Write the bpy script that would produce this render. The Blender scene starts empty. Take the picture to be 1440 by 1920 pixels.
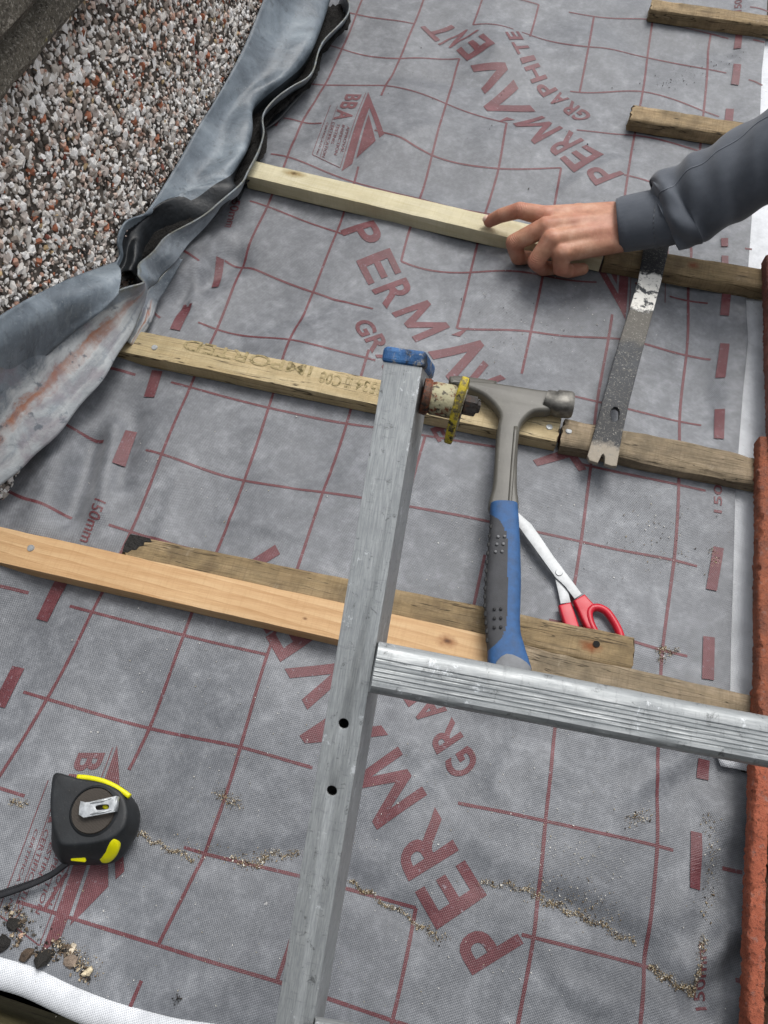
import bpy, bmesh, math, random
import numpy as np
from mathutils import Vector, Matrix

# ------------------------------------------------------------------ frame
# Everything is laid out in roof coordinates (x along the battens, y up the slope,
# z off the roof surface, metres) and the whole roof is pitched by PITCH at the end.
PITCH = math.radians(38)
T = Matrix.Rotation(PITCH, 4, 'X')
CR = np.array([[0.9711, -0.2030, 0.1257], [0.2383, 0.8564, -0.4580], [-0.0147, 0.4747, 0.8800]])
CC = np.array([0.3929, -0.7341, 0.8082])
FPX = 1500.0
scene = bpy.context.scene
COL = scene.collection

# ------------------------------------------------------------------ camera
cd = bpy.data.cameras.new('camera'); cam = bpy.data.objects.new('camera', cd); COL.objects.link(cam)
cd.sensor_fit = 'VERTICAL'; cd.sensor_height = 36.0; cd.lens = 36.0 * FPX / 1920.0
cd.clip_start = 0.02; cd.clip_end = 500
m = Matrix.Identity(4)
for i in range(3):
    for j in range(3): m[i][j] = CR[i, j]
    m[i][3] = CC[i]
cam.matrix_world = T @ m
scene.camera = cam

# ------------------------------------------------------------------ light
world = bpy.data.worlds.new('World'); scene.world = world; world.use_nodes = True
wn = world.node_tree.nodes; wl = world.node_tree.links
for n in list(wn): wn.remove(n)
wo = wn.new('ShaderNodeOutputWorld'); wb = wn.new('ShaderNodeBackground'); sky = wn.new('ShaderNodeTexSky')
hs = wn.new('ShaderNodeHueSaturation'); hs.inputs['Saturation'].default_value = 0.22
sky.sky_type = 'NISHITA'; sky.sun_disc = False
SUN_ROOF = Vector((0.14, 0.50, 0.84)).normalized()        # towards the sun, in roof coordinates
SUN_W = (T.to_3x3() @ SUN_ROOF).normalized()
sky.sun_elevation = math.asin(SUN_W.z); sky.sun_rotation = math.atan2(SUN_W.x, SUN_W.y)
sky.air_density = 1.0; sky.dust_density = 4.0; sky.ozone_density = 1.0
wl.new(sky.outputs[0], hs.inputs['Color']); wl.new(hs.outputs[0], wb.inputs['Color'])
wb.inputs['Strength'].default_value = 0.115
wl.new(wb.outputs[0], wo.inputs[0])
sd = bpy.data.lights.new('sun', 'SUN'); sun = bpy.data.objects.new('sun', sd); COL.objects.link(sun)
sd.energy = 1.3; sd.angle = math.radians(28); sd.color = (1.0, 0.97, 0.93)
sun.rotation_euler = (-SUN_W).to_track_quat('-Z', 'Y').to_euler()
scene.view_settings.view_transform = 'Standard'; scene.view_settings.look = 'None'
scene.view_settings.exposure = 0.56; scene.view_settings.gamma = 1.0

random.seed(7); rng = np.random.default_rng(7)

# ------------------------------------------------------------------ helpers
def ray(x, y): return CR @ np.array([(x - 720) / FPX, (960 - y) / FPX, -1.0])
def at(x, y, z=0.0):
    d = ray(x, y); t = (z - CC[2]) / d[2]; return CC + t * d
def atd(x, y, dep): return CC + ray(x, y) * dep
WP0, WP1 = np.array([-0.132, 0.05]), np.array([-0.105, 0.50])      # foot line of the wall
WN = np.array([WP1[1] - WP0[1], -(WP1[0] - WP0[0]), 0.0]); WN /= np.linalg.norm(WN)
WD = np.array([WP1[0] - WP0[0], WP1[1] - WP0[1], 0.0]); WD /= np.linalg.norm(WD)
WO = np.array([WP0[0], WP0[1], 0.0])
def atwall(x, y, off=0.002):
    d = ray(x, y); t = ((WO + WN * off - CC) @ WN) / (d @ WN); return CC + t * d
def hexc(s):
    c = [int(s[i:i + 2], 16) / 255 for i in (0, 2, 4)]
    return tuple(v / 12.92 if v <= .04045 else ((v + .055) / 1.055) ** 2.4 for v in c) + (1.0,)

def catmull(P, n):
    P = np.asarray(P, float); k = len(P) - 1; out = []
    for t in np.linspace(0, k, n):
        i = min(int(t), k - 1); u = t - i
        p1, p2 = P[i], P[i + 1]; p0 = P[i - 1] if i else 2 * p1 - p2; p3 = P[i + 2] if i + 2 <= k else 2 * p2 - p1
        out.append(.5 * (2 * p1 + (p2 - p0) * u + (2 * p0 - 5 * p1 + 4 * p2 - p3) * u * u + (3 * p1 - p0 - 3 * p2 + p3) * u ** 3))
    return np.array(out)

def obj(name, me, mat=None, parent=None, smooth=False):
    o = bpy.data.objects.new(name, me); COL.objects.link(o)
    if mat is not None and len(me.materials) == 0: me.materials.append(mat)
    if smooth:
        for p in me.polygons: p.use_smooth = True
    if parent is not None: o.parent = parent
    return o
def mesh(name, v, f):
    me = bpy.data.meshes.new(name); me.from_pydata([tuple(map(float, p)) for p in v], [], f); me.update(); return me
def bm_mesh(name, bm):
    me = bpy.data.meshes.new(name); bmesh.ops.recalc_face_normals(bm, faces=bm.faces[:]); bm.to_mesh(me); bm.free(); return me
def thing(name, label, cat, group=None, mat4=None):
    o = bpy.data.objects.new(name, None); COL.objects.link(o); o.empty_display_size = .02
    if mat4 is not None: o.matrix_world = mat4
    return tag(o, label, cat, group)
def tag(o, label, cat, group=None):
    o['label'] = label; o['category'] = cat
    if group: o['group'] = group
    return o
def structure(o): o['kind'] = 'structure'; return o
def bevel(o, w, seg=2, ang=35):
    b = o.modifiers.new('b', 'BEVEL'); b.width = w; b.segments = seg; b.limit_method = 'ANGLE'; b.angle_limit = math.radians(ang)
    return o
def autosmooth(o, deg=40):
    for p in o.data.polygons: p.use_smooth = True
    es = o.modifiers.new('e', 'EDGE_SPLIT'); es.split_angle = math.radians(deg); return o

def sheet(name, rows, nu=160, nv=24, thick=.002, mat=None, parent=None, fn=None, bulge=None):
    """a thin formed sheet through several polylines; u along the polylines, v across"""
    R_ = [catmull(r, nu) for r in rows]
    v = []; uv = []
    for i in range(nu):
        cross = catmull([r[i] for r in R_], nv)
        for j in range(nv):
            p = cross[j]
            if fn is not None: p = fn(p, i / (nu - 1), j / (nv - 1))
            v.append(p); uv.append((i / (nu - 1), j / (nv - 1)))
    f = [(i * nv + j, (i + 1) * nv + j, (i + 1) * nv + j + 1, i * nv + j + 1) for i in range(nu - 1) for j in range(nv - 1)]
    me = mesh(name, v, f); l = me.uv_layers.new(name='UVMap')
    for lp in me.loops: l.data[lp.index].uv = uv[lp.vertex_index]
    o = obj(name, me, mat, parent, True)
    if thick:
        s = o.modifiers.new('s', 'SOLIDIFY'); s.thickness = thick; s.offset = 0
    return o

def loft(name, cen, rad, mat=None, parent=None, n=24, ups=(0, 0, 1), power=2.0, cap=True, fn=None, smooth=True, closed=False):
    """tube through centres cen with (half width, half height) rad; superelliptic section"""
    cen = np.asarray(cen, float); k = len(cen); v = []; f = []
    for i in range(k):
        a, b = (cen[(i - 1) % k], cen[(i + 1) % k]) if closed else (cen[max(i - 1, 0)], cen[min(i + 1, k - 1)])
        t = (b - a) / np.linalg.norm(b - a)
        up = np.asarray(ups[i] if np.ndim(ups) == 2 else ups, float)
        s = np.cross(t, up); s /= np.linalg.norm(s); w = np.cross(s, t)
        for q in range(n):
            an = 2 * math.pi * q / n; c_, s_ = math.cos(an), math.sin(an)
            c2 = math.copysign(abs(c_) ** (2 / power), c_); s2 = math.copysign(abs(s_) ** (2 / power), s_)
            p = cen[i] + s * rad[i][0] * c2 + w * rad[i][1] * s2
            if fn is not None: p = fn(p, i / (k - 1), an, s, w)
            v.append(p)
    for i in range(k if closed else k - 1):
        for q in range(n):
            a, b = i * n, ((i + 1) % k) * n
            f.append((a + q, a + (q + 1) % n, b + (q + 1) % n, b + q))
    if cap and not closed: f += [tuple(range(n - 1, -1, -1)), tuple(range((k - 1) * n, k * n))]
    me = mesh(name, v, f)
    return obj(name, me, mat, parent, smooth)

def curve_mesh(name, outlines, thick, bev=0.0, bres=2):
    """flat plate from closed outlines (later ones inside the first cut holes), lying in xy, z from 0 to thick"""
    cu = bpy.data.curves.new('t', 'CURVE'); cu.dimensions = '2D'; cu.fill_mode = 'BOTH'
    cu.extrude = max(thick / 2 - bev, 0); cu.bevel_depth = bev; cu.bevel_resolution = bres; cu.offset = -bev
    for ol in outlines:
        s = cu.splines.new('POLY'); s.points.add(len(ol) - 1)
        for p, q in zip(s.points, ol): p.co = (q[0], q[1], 0, 1)
        s.use_cyclic_u = True
    o = bpy.data.objects.new('t', cu); COL.objects.link(o)
    me = bpy.data.meshes.new_from_object(o.evaluated_get(bpy.context.evaluated_depsgraph_get()))
    bpy.data.objects.remove(o); bpy.data.curves.remove(cu)
    bm = bmesh.new(); bm.from_mesh(me); bmesh.ops.remove_doubles(bm, verts=bm.verts[:], dist=1e-6)
    for vv in bm.verts: vv.co.z += thick / 2
    bm.to_mesh(me); bm.free(); me.name = name; me.materials.clear(); return me
def ppoly(pts, z): return [tuple(at(x, y, z)[:2]) for x, y in pts]
def zc(pts, ox, oy, s): return [(ox + x / s, oy + y / s) for x, y in pts]
def smooth_poly(P, n=6):
    P = [np.array(p, float) for p in P]; k = len(P); out = []
    for i in range(k):
        p0, p1, p2, p3 = P[i - 1], P[i], P[(i + 1) % k], P[(i + 2) % k]
        for u in np.linspace(0, 1, n, endpoint=False):
            out.append(.5 * (2 * p1 + (p2 - p0) * u + (2 * p0 - 5 * p1 + 4 * p2 - p3) * u * u + (3 * p1 - p0 - 3 * p2 + p3) * u ** 3))
    return [tuple(p) for p in out]
def frame(o, x, z):
    """matrix with origin o, local x along x, local z near z"""
    x = np.array(x, float); x /= np.linalg.norm(x); y = np.cross(z, x); y /= np.linalg.norm(y); z = np.cross(x, y)
    M = Matrix.Identity(4)
    for i in range(3): M[i][0], M[i][1], M[i][2], M[i][3] = x[i], y[i], z[i], o[i]
    return M

# ------------------------------------------------------------------ materials
class NT:
    def __init__(s, name, rough=.6, spec=.5, metal=0.0):
        s.m = bpy.data.materials.new(name); s.m.use_nodes = True; s.t = s.m.node_tree
        s.b = s.t.nodes['Principled BSDF']; s.b.inputs['Roughness'].default_value = rough
        s.b.inputs['Specular IOR Level'].default_value = spec; s.b.inputs['Metallic'].default_value = metal
        s._co = None
    def n(s, typ, **k):
        nd = s.t.nodes.new(typ)
        for a, b in k.items(): setattr(nd, a, b)
        return nd
    def l(s, a, b): s.t.links.new(a, b)
    def co(s, kind='Object', scale=(1, 1, 1), rot=(0, 0, 0)):
        c = s.n('ShaderNodeTexCoord'); mp = s.n('ShaderNodeMapping')
        mp.inputs['Scale'].default_value = scale; mp.inputs['Rotation'].default_value = rot
        s.l(c.outputs[kind], mp.inputs[0]); return mp.outputs[0]
    def noise(s, co, scale, detail=4, rough=.55, dist=0.0):
        t = s.n('ShaderNodeTexNoise'); t.inputs['Scale'].default_value = scale; t.inputs['Detail'].default_value = detail
        t.inputs['Roughness'].default_value = rough; t.inputs['Distortion'].default_value = dist
        s.l(co, t.inputs['Vector']); return t.outputs['Fac']
    def vor(s, co, scale, feat='F1', out='Distance'):
        t = s.n('ShaderNodeTexVoronoi', feature=feat); t.inputs['Scale'].default_value = scale; s.l(co, t.inputs['Vector']); return t.outputs[out]
    def ramp(s, fac, stops, interp='LINEAR'):
        r = s.n('ShaderNodeValToRGB'); e = r.color_ramp.elements; r.color_ramp.interpolation = interp
        while len(e) < len(stops): e.new(.5)
        for i, (p, c) in enumerate(stops):
            e[i].position = p; e[i].color = hexc(c) if isinstance(c, str) else (c, c, c, 1)
        s.l(fac, r.inputs[0]); return r.outputs[0]
    def mix(s, fac, a, b, mode='MIX'):
        x = s.n('ShaderNodeMix', data_type='RGBA', blend_type=mode)
        for v, i in ((fac, 0), (a, 6), (b, 7)):
            if isinstance(v, str): x.inputs[i].default_value = hexc(v)
            elif isinstance(v, (int, float)): x.inputs[i].default_value = v if i == 0 else (v, v, v, 1)
            else: s.l(v, x.inputs[i])
        return x.outputs[2]
    def math(s, op, a, b=0.0, c=None):
        x = s.n('ShaderNodeMath', operation=op)
        for v, i in ((a, 0), (b, 1), (c, 2)):
            if v is None: continue
            if isinstance(v, (int, float)): x.inputs[i].default_value = v
            else: s.l(v, x.inputs[i])
        return x.outputs[0]
    def bump(s, h, strength=.5, dist=.001, prev=None):
        b = s.n('ShaderNodeBump'); b.inputs['Strength'].default_value = strength; b.inputs['Distance'].default_value = dist
        s.l(h, b.inputs['Height'])
        if prev is not None: s.l(prev, b.inputs['Normal'])
        return b.outputs[0]
    def done(s, col=None, rough=None, normal=None, metal=None):
        for v, k in ((col, 'Base Color'), (rough, 'Roughness'), (normal, 'Normal'), (metal, 'Metallic')):
            if v is None: continue
            if isinstance(v, str): s.b.inputs[k].default_value = hexc(v)
            elif isinstance(v, (int, float)): s.b.inputs[k].default_value = v
            else: s.l(v, s.b.inputs[k])
        return s.m

def plain(name, col, rough=.5, var=.25, scale=60, spec=.5, metal=0.0, bumps=.3, bscale=400, bdist=.0004):
    M = NT(name, rough, spec, metal); c = M.co()
    nz = M.noise(c, scale, 6, .6)
    hc_ = hexc(col); lo_ = M.n('ShaderNodeRGB'); hi_ = M.n('ShaderNodeRGB')
    lo_.outputs[0].default_value = tuple(x * (1 - var) for x in hc_[:3]) + (1,); hi_.outputs[0].default_value = tuple(min(1, x * (1 + var)) for x in hc_[:3]) + (1,)
    colr = M.mix(M.ramp(nz, [(.3, 0.0), (.7, 1.0)]), lo_.outputs[0], hi_.outputs[0])
    return M.done(colr, M.math('MULTIPLY_ADD', nz, .25, rough - .12), M.bump(M.noise(c, bscale, 4), bumps, bdist))

def weave(M, c):
    """height of the spun-bond emboss: two crossed diagonal gratings, ~2.4 mm pitch"""
    sp = M.n('ShaderNodeSeparateXYZ'); M.l(c, sp.inputs[0])
    a = M.math('SINE', M.math('MULTIPLY', M.math('ADD', sp.outputs[0], M.math('MULTIPLY', sp.outputs[1], .75)), 2900.))
    b = M.math('SINE', M.math('MULTIPLY', M.math('SUBTRACT', sp.outputs[1], M.math('MULTIPLY', sp.outputs[0], .55)), 2900.))
    return M.math('MULTIPLY_ADD', M.math('ADD', a, b), .25, .5)
def membrane_mat(name, ink):
    M = NT(name, .62, .5); c = M.co(); w = weave(M, c); M.b.inputs['Sheen Weight'].default_value = .04 if ink else .20; M.b.inputs['Sheen Roughness'].default_value = .4
    blot = M.noise(c, 40, 9, .66, .2); fine = M.noise(c, 260, 3, .6); big = M.noise(c, 5, 3, .5)
    if not ink:
        base = M.ramp(blot, [(.34, '66696e'), (.50, '74777c'), (.61, '878a8f'), (.76, 'a6a9ad')])
        base = M.mix(M.ramp(big, [(.38, .35), (.62, 0.0)]), base, '606368')
        base = M.mix(M.ramp(M.noise(c, 150, 6, .7), [(.45, 0.0), (.62, .20)]), base, 'a0a3a7')
        base = M.mix(M.ramp(w, [(.30, .42), (.62, 0.0)]), base, '45484e')
    else:
        base = M.ramp(blot, [(.32, '582c31'), (.52, '66363b'), (.74, '7d5055')])
        base = M.mix(M.ramp(w, [(.28, .4), (.62, 0.0)]), base, '512e32')
        base = M.mix(M.ramp(fine, [(.60, 0.0), (.74, .45)]), base, '85808a')
    base = M.mix(M.ramp(fine, [(.66, 0.0), (.80, .25)]), base, 'b4b6b9')
    base = M.mix(M.ramp(M.noise(c, 900, 2), [(.73, 0.0), (.78, .45)]), base, 'd5d5d2')
    nb = M.bump(w, .45, .0006); nb = M.bump(M.noise(c, 60, 4), .35, .0012, nb)
    return M.done(base, M.math('MULTIPLY_ADD', blot, .2, .36), nb)
MEMB = membrane_mat('membrane_grey', False); INK = membrane_mat('membrane_red_ink', True)

def white_mat():
    M = NT('membrane_white_back', .6, .4); c = M.co(); w = weave(M, c)
    d = M.noise(c, 40, 6, .65)
    base = M.ramp(d, [(.35, 'c9ccd0'), (.55, 'dfe2e6'), (.7, 'd3d6da')])
    base = M.mix(M.ramp(w, [(.22, .55), (.42, 0.0)]), base, '8f959d')
    base = M.mix(M.ramp(M.noise(c, 150, 5, .7), [(.64, 0.0), (.72, .6)]), base, '7d776c')
    return M.done(base, None, M.bump(w, .4, .0006))
WHITE = white_mat()

def wood_mat(name, light, mid, dark, grain=1.0, dirt=0.0, dirtcol='3a352c', green=0.0, rough=.72, knots=True, moss='6b6a45'):
    M = NT(name, rough, .3); c0 = M.co()
    warp = M.n('ShaderNodeTexNoise'); warp.inputs['Scale'].default_value = 14; M.l(c0, warp.inputs['Vector'])
    va = M.n('ShaderNodeVectorMath', operation='MULTIPLY_ADD'); M.l(warp.outputs['Color'], va.inputs[0])
    va.inputs[1].default_value = (.02, .005, .005); M.l(c0, va.inputs[2])
    mp = M.n('ShaderNodeMapping'); mp.inputs['Scale'].default_value = (7, 150 * grain, 110 * grain); M.l(va.outputs[0], mp.inputs[0])
    wv = M.n('ShaderNodeTexWave', wave_type='BANDS', bands_direction='DIAGONAL', wave_profile='SAW')
    wv.inputs['Scale'].default_value = .34; wv.inputs['Distortion'].default_value = 2.2; wv.inputs['Detail'].default_value = 3
    wv.inputs['Detail Scale'].default_value = .7; M.l(mp.outputs[0], wv.inputs['Vector'])
    mp2 = M.n('ShaderNodeMapping'); mp2.inputs['Scale'].default_value = (25, 700, 700); M.l(c0, mp2.inputs[0])
    fib = M.noise(mp2.outputs[0], 1.0, 5, .65)
    mp3 = M.n('ShaderNodeMapping'); mp3.inputs['Scale'].default_value = (9, 170, 170); M.l(va.outputs[0], mp3.inputs[0])
    str_ = M.noise(mp3.outputs[0], 1.0, 6, .7)
    g = M.math('ADD', M.math('MULTIPLY_ADD', wv.outputs['Fac'], .26 * grain, M.math('MULTIPLY', fib, .45)), M.math('MULTIPLY_ADD', str_, .75, -.22))
    col = M.ramp(g, [(.15, light), (.50, mid), (.85, dark)])
    big = M.noise(c0, 9, 5, .6)
    col = M.mix(M.ramp(big, [(.35, 0.0), (.75, .45)]), col, dark)
    if knots:
        mk = M.n('ShaderNodeMapping'); mk.inputs['Scale'].default_value = (4.2, 17, 9); mk.inputs['Location'].default_value = (.3, .45, 0); M.l(c0, mk.inputs[0])
        vd = M.vor(mk.outputs[0], 1.0)
        col = M.mix(M.ramp(vd, [(.05, .85), (.11, .55), (.22, 0.0)]), col, '5a3d22')
    if green: col = M.mix(M.math('MULTIPLY', M.ramp(M.noise(c0, 21, 6, .65), [(.42, 0.0), (.7, 1.0)]), green), col, moss)
    if dirt:
        col = M.mix(M.math('MULTIPLY', M.ramp(M.noise(c0, 34, 8, .7), [(.40, 0.0), (.66, 1.0)]), dirt), col, dirtcol)
        col = M.mix(M.math('MULTIPLY', M.ramp(M.noise(c0, 48, 7, .7, .5), [(.60, 0.0), (.74, 1.0)]), dirt * .8), col, 'a89c88')
    if dirt > .3:
        mc = M.n('ShaderNodeMapping'); mc.inputs['Scale'].default_value = (5, 120, 60); M.l(va.outputs[0], mc.inputs[0])
        ck = M.noise(mc.outputs[0], 1.0, 3, .5)
        col = M.mix(M.ramp(ck, [(.488, 0.0), (.497, .85), (.503, .85), (.512, 0.0)]), col, '2c251c')
    mw = M.n('ShaderNodeMapping'); mw.inputs['Scale'].default_value = (420, 30, 30); mw.inputs['Rotation'].default_value = (0, 0, .25); M.l(c0, mw.inputs[0])
    saw = M.noise(mw.outputs[0], 1.0, 3, .6); col = M.mix(M.ramp(saw, [(.52, 0.0), (.66, .18 + dirt * .25)]), col, dark)
    nb = M.bump(fib, .5 + dirt * .4, .0008 + dirt * .0008); nb = M.bump(M.noise(c0, 120, 5), .25 + dirt * .5, .0012, nb)
    return M.done(col, None, nb)
W_PALE = wood_mat('wood_pale_new', 'd8d1b9', 'cbc3a5', 'b2a782', .6, .22, '857e66')
W_GREEN = wood_mat('wood_green_treated', 'd4c6a3', 'beab86', '99865f', .5, .35, '6f6548', .25, moss='8a7f5c')
W_ORANGE = wood_mat('wood_orange_pine', 'd6ba92', 'c7a47a', 'a88156', 1.0, .0, rough=.6)
W_OLD = wood_mat('wood_old_brown', 'b09c7c', '94805f', '6c5a43', .5, .60, '4f4436', .10, rough=.85)
W_OLDG = wood_mat('wood_old_grey', 'ae9e88', '93836c', '6f6350', .5, .65, '514a3e', .10, rough=.88)
W_TREAT = wood_mat('wood_treated_tan', 'bda98a', '9c8767', '6f5c43', .4, .60, '4d4233', .12, moss='6e6a3c', rough=.8)

def lead_mat(name, base, stains):
    M = NT(name, .48, .5); c = M.co(); uv = M.co('UV')
    nz = M.noise(c, 14, 6, .6, .6)
    col = M.ramp(nz, [(.30, '465059'), (.46, base), (.60, '7b868f'), (.74, '97a1a9')])
    mp = M.n('ShaderNodeMapping'); mp.inputs['Scale'].default_value = (16, 2.2, 1); M.l(uv, mp.inputs[0])
    drip = M.noise(mp.outputs[0], 1.6, 6, .65, .4)
    col = M.mix(M.ramp(drip, [(.52, 0.0), (.74, .4)]), col, '9aa2a7')
    col = M.mix(M.ramp(M.noise(c, 95, 7, .7, .5), [(.56, 0.0), (.68, .5)]), col, '3e444a')
    if stains:
        sp = M.n('ShaderNodeSeparateXYZ'); M.l(uv, sp.inputs[0])
        uu, vv = sp.outputs[0], sp.outputs[1]
        mu = M.n('ShaderNodeMapping'); mu.inputs['Scale'].default_value = (5, 3, 1); M.l(uv, mu.inputs[0])
        wob = M.noise(mu.outputs[0], 1.5, 5, .6)
        wob2 = M.noise(c, 38, 7, .7, .4)
        d = M.math('ADD', M.math('ADD', vv, M.math('MULTIPLY_ADD', wob, .42, -.21)), M.math('MULTIPLY_ADD', wob2, .34, -.17))
        on = M.ramp(uu, [(.60, 0.0), (.72, 1.0)])
        white = M.ramp(d, [(.26, 0.0), (.38, .85), (.46, .5), (.62, .9), (.76, .25), (.84, .7), (.95, .4)])
        col = M.mix(M.math('MULTIPLY', white, on), col, 'c6c9c9')
        rust = M.ramp(d, [(.42, 0.0), (.49, .95), (.56, .8), (.64, 0.0)])
        rb = M.math('MULTIPLY', M.math('MULTIPLY', rust, on), M.ramp(M.noise(c, 30, 5, .6), [(.36, .25), (.56, 1.0)]))
        col = M.mix(rb, col, 'a86f52')
        col = M.mix(M.math('MULTIPLY', M.ramp(M.noise(c, 18, 5, .6, .5), [(.50, 0.0), (.62, .5)]), on), col, '7d6f78')
        col = M.mix(M.math('MULTIPLY', M.ramp(M.noise(c, 42, 5, .6, .3), [(.60, 0.0), (.66, .75)]), on), col, '545d66')
        edge = M.ramp(d, [(-.0, .9), (.06, .55), (.15, 0.0)])
        col = M.mix(M.math('MULTIPLY', edge, M.ramp(M.noise(c, 110, 6, .7), [(.4, .2), (.6, 1.0)])), col, '66665a')
    col = M.mix(M.ramp(M.noise(c, 300, 5, .7), [(.62, 0.0), (.74, .6)]), col, 'b7bbbb')
    nb = M.bump(M.vor(c, 26, 'SMOOTH_F1'), .30, .004); nb = M.bump(M.noise(c, 45, 6, .6, .8), .45, .004, nb); nb = M.bump(M.noise(c, 300, 6, .7), .35, .0008, nb)
    return M.done(col, M.math('MULTIPLY_ADD', nz, .3, .32), nb)
LEAD_A = lead_mat('lead_blue_grey', '667079', False); LEAD_B = lead_mat('lead_stained', '757c83', True)

def alu_mat(name, stretch):
    M = NT(name, .42, .5, .75); c0 = M.co(); mp = M.n('ShaderNodeMapping'); mp.inputs['Scale'].default_value = stretch; M.l(c0, mp.inputs[0])
    mp2 = M.n('ShaderNodeMapping'); mp2.inputs['Scale'].default_value = (260, 60, 60); M.l(c0, mp2.inputs[0])
    sc = M.noise(mp.outputs[0], 1.0, 6, .7); b = M.noise(c0, 26, 6, .65)
    col = M.ramp(sc, [(.30, '85898b'), (.50, '9fa3a4'), (.70, 'bbbebe')])
    col = M.mix(M.ramp(b, [(.44, 0.0), (.70, .6)]), col, '84888a')
    col = M.mix(M.ramp(M.noise(c0, 110, 9, .8, .4), [(.575, 0.0), (.63, .7)]), col, '4a4c4c')
    col = M.mix(M.ramp(M.noise(mp2.outputs[0], 1.0, 7, .75), [(.56, 0.0), (.64, .35)]), col, '6a6d6e')
    col = M.mix(M.ramp(M.noise(c0, 50, 8, .78, .2), [(.61, 0.0), (.64, .7)]), col, 'cfd3d6')
    metal = M.ramp(b, [(.35, .40), (.70, .18)])
    return M.done(col, M.ramp(sc, [(.3, .55), (.7, .36)]), M.bump(sc, .25, .0005), metal)
ALU = alu_mat('aluminium_worn', (70, 900, 900)); ALU_R = alu_mat('aluminium_rung', (25, 300, 300))

def skin_mat():
    M = NT('skin', .5, .35); c = M.co()
    n1 = M.noise(c, 55, 6, .6); n2 = M.noise(c, 22, 3)
    col = M.ramp(n1, [(.30, 'a3745c'), (.52, 'ba8b72'), (.74, 'cba28a')])
    col = M.mix(M.ramp(n2, [(.44, 0.0), (.72, .45)]), col, 'b06a5c')
    M.b.inputs['Subsurface Weight'].default_value = .12; M.b.inputs['Subsurface Radius'].default_value = (.006, .0025, .0012); M.b.inputs['Subsurface Scale'].default_value = 1.0
    mp = M.n('ShaderNodeMapping'); mp.inputs['Scale'].default_value = (420, 130, 130); M.l(c, mp.inputs[0])
    nb = M.bump(M.noise(c, 75, 3, .5), .30, .003); nb = M.bump(M.noise(mp.outputs[0], 1.0, 4, .6), .22, .0009, nb); nb = M.bump(M.vor(c, 620), .12, .0005, nb)
    return M.done(col, None, nb)
def cloth_mat():
    M = NT('sleeve_cloth', .85, .2); c = M.co()
    n1 = M.noise(c, 30, 5, .6); n2 = M.noise(c, 1500, 2)
    col = M.ramp(n1, [(.3, '4a4f57'), (.6, '565b63'), (.8, '60656d')])
    M.b.inputs['Sheen Weight'].default_value = .25
    return M.done(col, None, M.bump(n2, .35, .0004, M.bump(n1, .25, .003)))

# ------------------------------------------------------------------ the membrane's relief
BATT_Y = [(.185, .135), (-.172, .03), (-.468, .03)]
def sm(a, b, x):
    t = np.clip((x - a) / (b - a), 0, 1); return t * t * (3 - 2 * t)
_ph = rng.uniform(0, 6.28, (14, 3)); _fr = rng.uniform(.4, 1.0, (14, 2))
def hgt(x, y):
    x = np.asarray(x, float); y = np.asarray(y, float)
    h = np.zeros(np.broadcast(x, y).shape)
    for k in range(14):
        a = _ph[k, 2]; L = 12 + 26 * _fr[k, 0]
        h = h + .0011 * np.sin((np.cos(a) * x + np.sin(a) * y) * L + _ph[k, 0] + 1.2 * np.sin(x * 9 + y * 7 + _ph[k, 1]))
    for k in range(6):
        a = _ph[k, 1] * 1.7; h = h + .0018 * np.sin((np.cos(a) * x + np.sin(a) * y) * (16 + 9 * _fr[k, 1]) + _ph[k, 2] + .8 * np.sin(x * 5 - y * 6))
    h = h - .005
    # ripples across the slope in the upper part
    h = h + .0022 * np.sin(x * 34 + y * 22 + 2 * np.sin(y * 9)) * sm(.12, .35, y)
    # pinned flat under each batten
    for yb in (.174, -.178, -.467):
        g = np.exp(-((y - yb) / .035) ** 2); h = h * (1 - g) - .002 * g
    for yb in (.42, .70):
        g = np.exp(-((y - yb) / .03) ** 2) * sm(.46, .54, x); h = h * (1 - g) - .002 * g
    # creases at the foot, where grit has gathered
    for (p, q, dpt, w) in CREASES:
        p = np.array(p); q = np.array(q); d = q - p; L2 = d @ d
        t = np.clip(((x - p[0]) * d[0] + (y - p[1]) * d[1]) / L2, 0, 1)
        r2 = (x - p[0] - t * d[0]) ** 2 + (y - p[1] - t * d[1]) ** 2
        h = h + dpt * np.exp(-r2 / w ** 2)
    # lifted along the wall, in soft pleats
    up = sm(-.055, -.16, x)
    h = h + up * (.020 + .010 * np.sin(y * 31 + x * 18 + 1.0) * sm(.3, .0, y) * sm(-.62, -.45, y)) * sm(.36, .14, y)
    h = h * (1 - sm(.625, .665, x) * sm(-.50, -.42, y))
    # turned down over the eaves
    e = np.maximum(0, -(y + .80 - .06 * x))
    return h - 1.5 * e * e
def C2(x, y): return tuple(at(x, y)[:2])
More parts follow.
